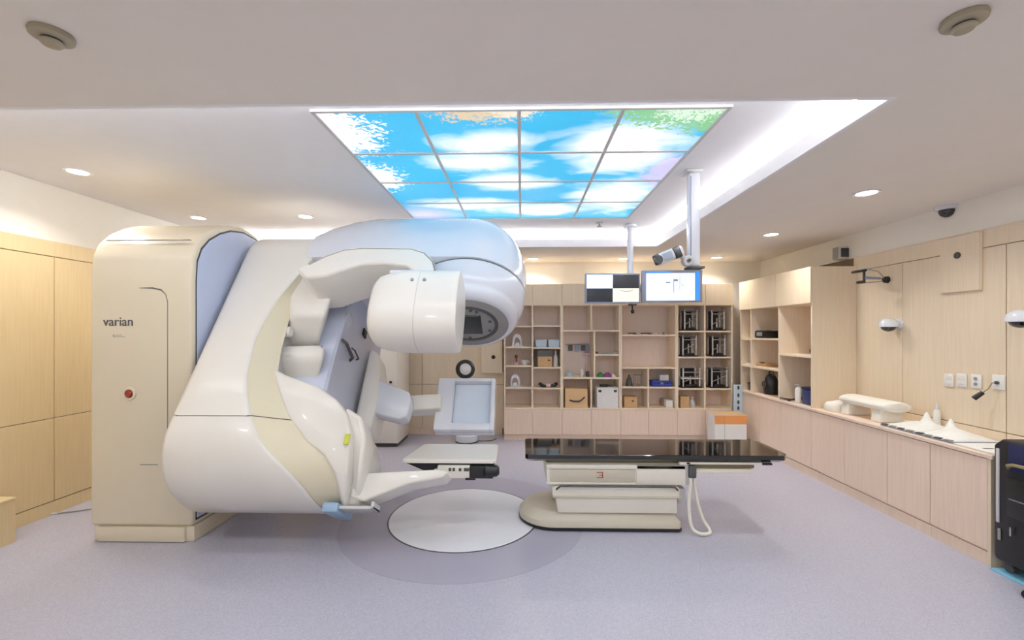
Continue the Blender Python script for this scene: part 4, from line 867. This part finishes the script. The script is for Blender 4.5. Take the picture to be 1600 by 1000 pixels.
dq = (q1 - q0).normalized(); obj('microphone', B().cyl(q1 - dq * .03, q1 + dq * .045, .016, .019, 14, .004), 'black', t)
# jointed wall arm
pb = at_x(1387, 437, WX); t = thing('jointed_arm', 'jointed chrome wall arm carrying two black pads above the dome camera', 'arm', (WX, pb.y, pb.z))
obj('wall_plate', B().cyl((WX - .001, pb.y, pb.z), (WX - .035, pb.y, pb.z), .035, .03, 20), 'black', t)
def tp(px, py, X): return at_x(px, py, X)
e1, e2, e3 = tp(1372, 424, 3.55), tp(1352, 420, 3.44), tp(1352, 434, 3.42)
obj('upper_rod', B().tube([Vector((WX - .03, pb.y, pb.z + .01)), e1, e2], .007, 8), 'chrome', t); obj('lower_rod', B().tube([Vector((WX - .03, pb.y, pb.z - .01)), tp(1374, 440, 3.56), tp(1350, 442, 3.43)], .006, 8), 'chrome', t)
obj('link', B().cyl(tp(1376, 435, 3.57), e3, .012, .016, 12), 'bezel', t)
pp = tp(1342, 424, 3.42); obj('upper_pad', B().loft([[pp + Vector((.03 * math.cos(u) * k2, .10 * math.sin(u) * k2, h)) for u in [2 * math.pi * i / 24 for i in range(24)]] for h, k2 in ((-.012, .9), (-.004, 1), (.006, 1), (.012, .9))]), 'black', t)
pp = tp(1345, 441, 3.42); obj('lower_pad', B().loft([[pp + Vector((.03 * math.cos(u) * k2, .05 * math.sin(u) * k2, h)) for u in [2 * math.pi * i / 24 for i in range(24)]] for h, k2 in ((-.014, .8), (-.006, 1), (.006, 1), (.014, .8))]), 'black', t)
obj('pivot', B().cyl(tp(1350, 424, 3.42), tp(1350, 441, 3.42), .012, .012, 10), 'dark', t)

# smoke detectors and sprinklers
for px, py, lab in ((81, 52, 'round beige smoke detector in the front ceiling above the left wall'), (1506, 28, 'round beige smoke detector in the front ceiling above the right wall')):
    p = at_z(px, py, LC); t = thing('smoke_detector', lab, 'detector', (p.x, p.y, LC), 'smoke detectors')
    m_ = mat('detector_beige', (170, 160, 138), .5)
    obj('base', B().lathe([(0, -.001), (.062, -.001), (.064, -.006), (.062, -.018), (.05, -.024), (0, -.024)], (p.x, p.y, LC), n=40), m_, t)
    obj('vent_gap', B().lathe([(0, -.024), (.03, -.024), (.03, -.032), (0, -.032)], (p.x, p.y, LC), n=32), 'dark', t)
    obj('sensor_cap', B().lathe([(0, -.031), (.034, -.031), (.034, -.038), (.026, -.046), (0, -.048)], (p.x, p.y, LC), n=32), m_, t)
for px, py, lab in ((589, 350, 'small sprinkler head behind the sky panel, above the gantry arm'), (937, 348, 'small sprinkler head behind the sky panel, near the thin pole')):
    p = at_z(px, py, ZR); t = thing('sprinkler', lab, 'sprinkler', (p.x, p.y, ZR), 'sprinkler heads')
    obj('escutcheon', B().lathe([(0, -.001), (.045, -.001), (.04, -.012), (0, -.014)], (p.x, p.y, ZR), n=28), 'lgrey', t); obj('deflector', B().cyl((p.x, p.y, ZR - .012), (p.x, p.y, ZR - .04), .012).cyl((p.x, p.y, ZR - .04), (p.x, p.y, ZR - .048), .032, .03), 'grey', t)

# ------------------------------------------------------------------ monitors on a thin ceiling pole
MY = 5.12
px_ = at_y(988, 400, MY).x; zt_, zb_ = at_y(955, 427, MY).z, at_y(955, 474, MY).z
t = thing('monitor_mount', 'thin white ceiling pole with crossbar carrying the two monitors', 'mount', (px_, MY, ZR))
obj('pole', B().cyl((px_, MY + .10, zb_ + .15), (px_, MY + .10, ZR - .03), .036, .036, 24), 'white2', t)
obj('ceiling_flange', B().lathe([(0, 0), (.075, 0), (.075, .02), (.05, .04), (0, .04)], (px_, MY + .10, ZR - .041), n=32), 'white2', t)
xm0, xm1, xm2, xm3 = [at_y(p, 450, MY).x for p in (914, 1001, 1003, 1097)]
obj('crossbar', B().box(xm0 + .2, xm3 - .2, MY + .07, MY + .12, (zt_ + zb_) / 2 - .03, (zt_ + zb_) / 2 + .03, .006), 'lgrey', t)
hx = at_y(990, 485, MY).x
obj('grip_handle', B().box(hx - .05, hx + .05, MY + .04, MY + .09, zb_ - .022, zb_ - .008, .004).cyl((hx, MY + .06, zb_ - .01), (hx, MY + .06, zb_ - .075), .010).cyl((hx, MY + .06, zb_ - .075), (hx + .005, MY + .055, zb_ - .115), .022, .018, 14, .004), 'black', t)
obj('handle_stem', B().box(px_ - .02, px_ + .02, MY + .06, MY + .10, zb_ - .02, zb_ + .2, .004), 'lgrey', t)
def monitor(x0, x1, label, dz0, dz1, ang):
    xc = (x0 + x1) / 2; z0, z1 = zb_ + dz0, zt_ + dz1; hw = (x1 - x0) / 2 - .003
    t = thing('monitor', label, 'monitor', (xc, MY, z0))
    def rot(p): q = Vector((p[0] - xc, p[1] - MY, 0)); q.rotate(Matrix.Rotation(ang, 3, 'Z')); return Vector((xc + q.x, MY + q.y, p[2]))
    obj('housing', B().box(xc - hw, xc + hw, MY, MY + .05, z0, z1, .006, 2, fn=rot), 'bezel', t)
    return t, xc, hw, z0, z1, rot
t, xc, hw, z0, z1, rot = monitor(xm0, xm1, 'ceiling hung monitor split into black and white quarters', .0, 0, 0)
bz_ = .018; zc = (z0 + z1) / 2
for sx, s_z, m in ((0, 1, 'scrw'), (1, 1, 'scrk'), (0, 0, 'scrk'), (1, 0, 'scrc')):
    xa = xc - hw + bz_ if sx == 0 else xc; xb_ = xc if sx == 0 else xc + hw - bz_
    za, zb2 = (zc, z1 - bz_) if s_z else (z0 + bz_, zc)
    o = obj('screen_quarter', B().box(xa, xb_, MY - .002, MY + .001, za, zb2, fn=rot), m, t, smooth=0)
obj('screen_mark', B().tube([(xc + hw * .28, MY - .003, zc - .022), (xc + hw * .4, MY - .003, zc - .035), (xc + hw * .6, MY - .003, zc - .035), (xc + hw * .72, MY - .003, zc - .022)], .004, 6, fn=rot), 'bezel', t)
t, xc, hw, z0, z1, rot = monitor(xm2, xm3, 'ceiling hung monitor with white page and blue side strip', .012, .035, R(-3))
obj('screen_page', B().box(xc - hw + .05, xc + hw - .085, MY - .002, MY + .001, z0 + .02, z1 - .035, fn=rot), 'scrw', t, smooth=0)
obj('screen_strip', B().box(xc + hw - .083, xc + hw - .03, MY - .002, MY + .001, z0 + .02, z1 - .02, fn=rot), 'scrb', t, smooth=0)
obj('screen_header', B().box(xc - hw + .05, xc - .02, MY - .002, MY + .001, z1 - .033, z1 - .018, fn=rot), 'scrb', t, smooth=0)
ln = B()
for i, (fx, fz, wx, hz) in enumerate(((-.2, .6, .05, .012), (.05, .66, .05, .02), (.05, .3, .006, .16), (-.22, .25, .003, .12), (.25, .3, .003, .2), (.3, .55, .03, .004), (.3, .5, .03, .004))):
    ln.box(xc + fx * hw, xc + fx * hw + wx, MY - .004, MY - .002, z0 + fz * (z1 - z0), z0 + fz * (z1 - z0) + hz, fn=rot)
obj('screen_figures', ln, 'bezel', t, smooth=0)

# optical tracking camera on the thick pole
PY = 3.52; px_ = at_y(1083, 350, PY).x; zb_ = at_y(1083, 419, PY).z
t = thing('tracking_camera', 'white twin lens tracking camera on the thick white ceiling pole', 'camera', (px_, PY, ZR))
obj('pole', B().box(px_ - .040, px_ + .046, PY - .03, PY + .04, zb_ + .012, ZR - .02, .012, 3), 'white2', t)
obj('pole_rail', B().box(px_ - .036, px_ - .024, PY - .034, PY - .029, zb_ + .05, ZR - .05, .002), 'bezel', t)
obj('ceiling_plate', B().box(px_ - .075, px_ + .06, PY - .06, PY + .07, ZR - .022, ZR - .001, .005), 'lgrey', t)
obj('pole_cap', B().box(px_ - .055, px_ + .075, PY - .05, PY + .05, zb_ - .008, zb_ + .010, .004), 'dark', t)
c0, c1 = at_y(1024, 408, PY - .06), at_y(1066, 391, PY - .06)
d = (c1 - c0).normalized(); nrm = Vector((0, -1, 0)); upv = nrm.cross(d).normalized() * -1
cam_l = (c1 - c0).length
def CF(p): return c0 + d * p[0] + Vector((0, 1, 0)) * p[1] + upv * p[2]
body = obj('camera_bar', B().box(0, cam_l, -.05, .05, -.045, .045, .03, 4, fn=CF), 'white2', t)
obj('lens_window', B().cyl((.01, -.045, 0), (.01, -.056, 0), .034, n=24, fn=CF).box(-.005, .03, -.048, .03, -.046, .036, .008, fn=CF), 'black', body); obj('lens_window', B().box(cam_l - .085, cam_l - .03, -.057, .02, -.044, .047, .008, fn=CF), 'black', body)
obj('front_panel', B().box(.05, cam_l - .10, -.054, -.03, -.03, .03, .006, fn=CF), 'bezel', body)
k0 = at_y(1074, 408, PY - .03); obj('swivel_arm', B().cyl(c1 - d * .03 + Vector((0, .04, 0)), k0, .022, .018, 14).cyl(k0 + Vector((0, -.03, 0)), k0 + Vector((0, .03, 0)), .042, .042, 24, .006), 'lgrey', t)
obj('swivel_knob', B().cyl(k0 + Vector((0, -.045, 0)), k0 + Vector((0, -.028, 0)), .014, n=14), 'dark', t)

# ------------------------------------------------------------------ floor items
BY = 6.12; x0, x1 = at_y(1117, 660, BY - .12).x, at_y(1167, 660, BY - .12).x; x1 = min(x1, CX - .02); zt_ = at_y(1140, 648, BY - .12).z
t = thing('printed_carton', 'white carton with orange printed top on the floor in the corner', 'carton', ((x0 + x1) / 2, BY, 0))
obj('body', B().box(x0, x1, BY - .12, BY + .12, 0, zt_, .004), 'paper', t, smooth=0)
obj('orange_print', B().box(x0 - .001, x1 + .001, BY - .122, BY - .119, zt_ - .13, zt_ - .01), 'orange', t, smooth=0); obj('flap', B().box(x0 + .002, x1 - .002, BY - .119, BY + .119, zt_ + .0005, zt_ + .004), 'card', t, smooth=0)
obj('print_line', B().box(x0 + (x1 - x0) * .3, x0 + (x1 - x0) * .3 + .004, BY - .1235, BY - .1215, .02, zt_ - .01), 'grey', t, smooth=0)
BY2 = 6.36; xa, xb_ = at_y(1146, 620, BY2).x, at_y(1160, 620, BY2).x; zt_ = at_y(1152, 601, BY2).z
t = thing('body_board', 'narrow pale blue board with dark oval marks standing behind the carton', 'board', ((xa + xb_) / 2, BY2, 0))
obj('board', B().box(xa, xb_, BY2 - .012, BY2 + .012, 0, zt_, .01, 3), 'palebl', t)
for fz in (.95, .82, .70, .60): obj('oval_mark', B().loft([[((xa + xb_) / 2 + .016 * math.cos(u), BY2 + yy, zt_ * fz + .03 * math.sin(u)) for u in [2 * math.pi * i / 16 for i in range(16)]] for yy in (-.0145, -.011)]), 'dgrey', t)

p = at_z(25, 846, 0); t = thing('maple_step_box', 'low maple box standing against the left wall', 'box', (-4.0, p.y - .5, 0))
zt_ = at_y(25, 776, p.y).z
obj('carcass', B().box(XL + .02, p.x, p.y - 1.1, p.y, 0, zt_ - .02, .002, 1), 'woodL', t, smooth=0); obj('top_board', B().box(XL + .02, p.x + .004, p.y - 1.1, p.y + .003, zt_ - .019, zt_, .003, 1), 'woodL', t, smooth=0)
p = at_z(118, 800, 0); t = thing('floor_cable', 'thin grey cable end on the floor between left wall and stand', 'cable', (p.x, p.y, 0))
obj('wire', B().tube(smoothp([(p.x - .12, p.y - .05, .007), (p.x, p.y, .007), (p.x + .12, p.y + .06, .007), (p.x + .3, p.y + .08, .007)]), .006, 6), 'grey', t); obj('plug', B().cyl((p.x - .16, p.y - .07, .009), (p.x - .115, p.y - .048, .009), .009), 'lgrey', t)

# vinyl mat and black cart at the right edge
o = obj('vinyl_mat', B().box(CX - .03, XR - .02, CE - .36, CE - .03, .0, .010, .003), 'cyan', loc=(3.45, CE - .3, 0)); tag(o, 'sky blue vinyl mat on the floor under the black cart', 'mat')
Y0, Y1 = CE - .335, CE - .045; X0, X1 = at_y(1553, 780, Y1).x, XR - .03
zt_ = at_x(1558, 684, X0).z
t = thing('equipment_cart', 'black fabric covered equipment cart with navy upper panel at the frame edge', 'cart', ((X0 + X1) / 2, (Y0 + Y1) / 2, .010))
obj('body', B().prism([(Y1, .10), (Y1 - .02, .085), (Y0, .085), (Y0, zt_), (Y1 - .05, zt_), (Y1, zt_ - .05)], X0, X1, lambda p: Vector((p[1], p[0], p[2])), .010, 2), 'black', t, smooth=40)
ys0, ys1 = at_x(1562, 760, X0).y, at_x(1558, 760, X0).y
obj('edge_strip', B().box(X0 - .006, X0 + .004, ys0, ys1 + .004, at_x(1558, 815, X0).z, at_x(1558, 700, X0).z, .002), 'lgrey', t); obj('strip_foot', B().box(X0 - .008, X0 + .004, ys0 - .008, ys0 + .008, at_x(1558, 842, X0).z, at_x(1558, 824, X0).z, .004), 'grey', t)
obj('navy_panel', B().box(X0 - .008, X0 + .004, Y0 + .01, at_x(1577, 700, X0).y, zt_ - .20, zt_ - .02, .004), 'navy', t)
obj('drawer', B().box(X0 - .014, X0 + .004, Y0 + .01, at_x(1576, 760, X0).y, .40, zt_ - .24, .006), 'black', t); obj('drawer_line', B().box(X0 - .017, X0 - .013, Y0 + .015, at_x(1580, 762, X0).y, .515, .521), 'grey', t, smooth=0)
yh = at_x(1577, 728, X0).y; zh = at_x(1590, 730, X0).z
obj('handle', B().tube([(X0, yh, zh - .02), (X0 - .03, yh - .02, zh), (X0 - .04, yh - .06, zh + .015), (X0 - .04, Y0 + .02, zh + .02)], .012), 'olive', t)
obj('lock', B().box(X0 - .020, X0 - .013, at_x(1583, 820, X0).y - .006, at_x(1583, 820, X0).y + .006, .28, .34, .003), 'chrome', t)
for x in (X0 + .06, X1 - .06):
    for y in (Y0 + .05, Y1 - .05):
        obj('caster', B().cyl((x - .015, y, .039), (x + .015, y, .039), .028, n=18).box(x - .02, x + .02, y - .02, y + .02, .055, .10, .004), 'dgrey', t)
pc = at_z(1603, 930, .02); sx_, sy_ = pc.x + .16, pc.y - .245
t = thing('rolling_stool', 'rolling stool whose chromed leg and black caster enter at the frame edge', 'stool', (sx_, sy_, 0))
ua = math.atan2(.245, -.16)
for k in range(5):
    u = ua + R(72 * k); ex, ey = sx_ + .285 * math.cos(u), sy_ + .285 * math.sin(u)
    obj('leg', B().tube([(sx_, sy_, .12), ((sx_ + ex) / 2, (sy_ + ey) / 2, .105), (ex, ey, .075)], [.02, .017, .014]), 'chrome', t)
    obj('caster', B().cyl((ex - .014 * math.sin(u), ey + .014 * math.cos(u), .026), (ex + .014 * math.sin(u), ey - .014 * math.cos(u), .026), .026, n=18).cyl((ex, ey, .03), (ex, ey, .075), .01), 'black', t)
obj('column', B().cyl((sx_, sy_, .11), (sx_, sy_, .46), .025, .02), 'chrome', t); obj('seat', B().lathe([(0, .46), (.17, .46), (.18, .48), (.18, .52), (.16, .54), (0, .545)], (sx_, sy_, 0), n=36), 'black', t)
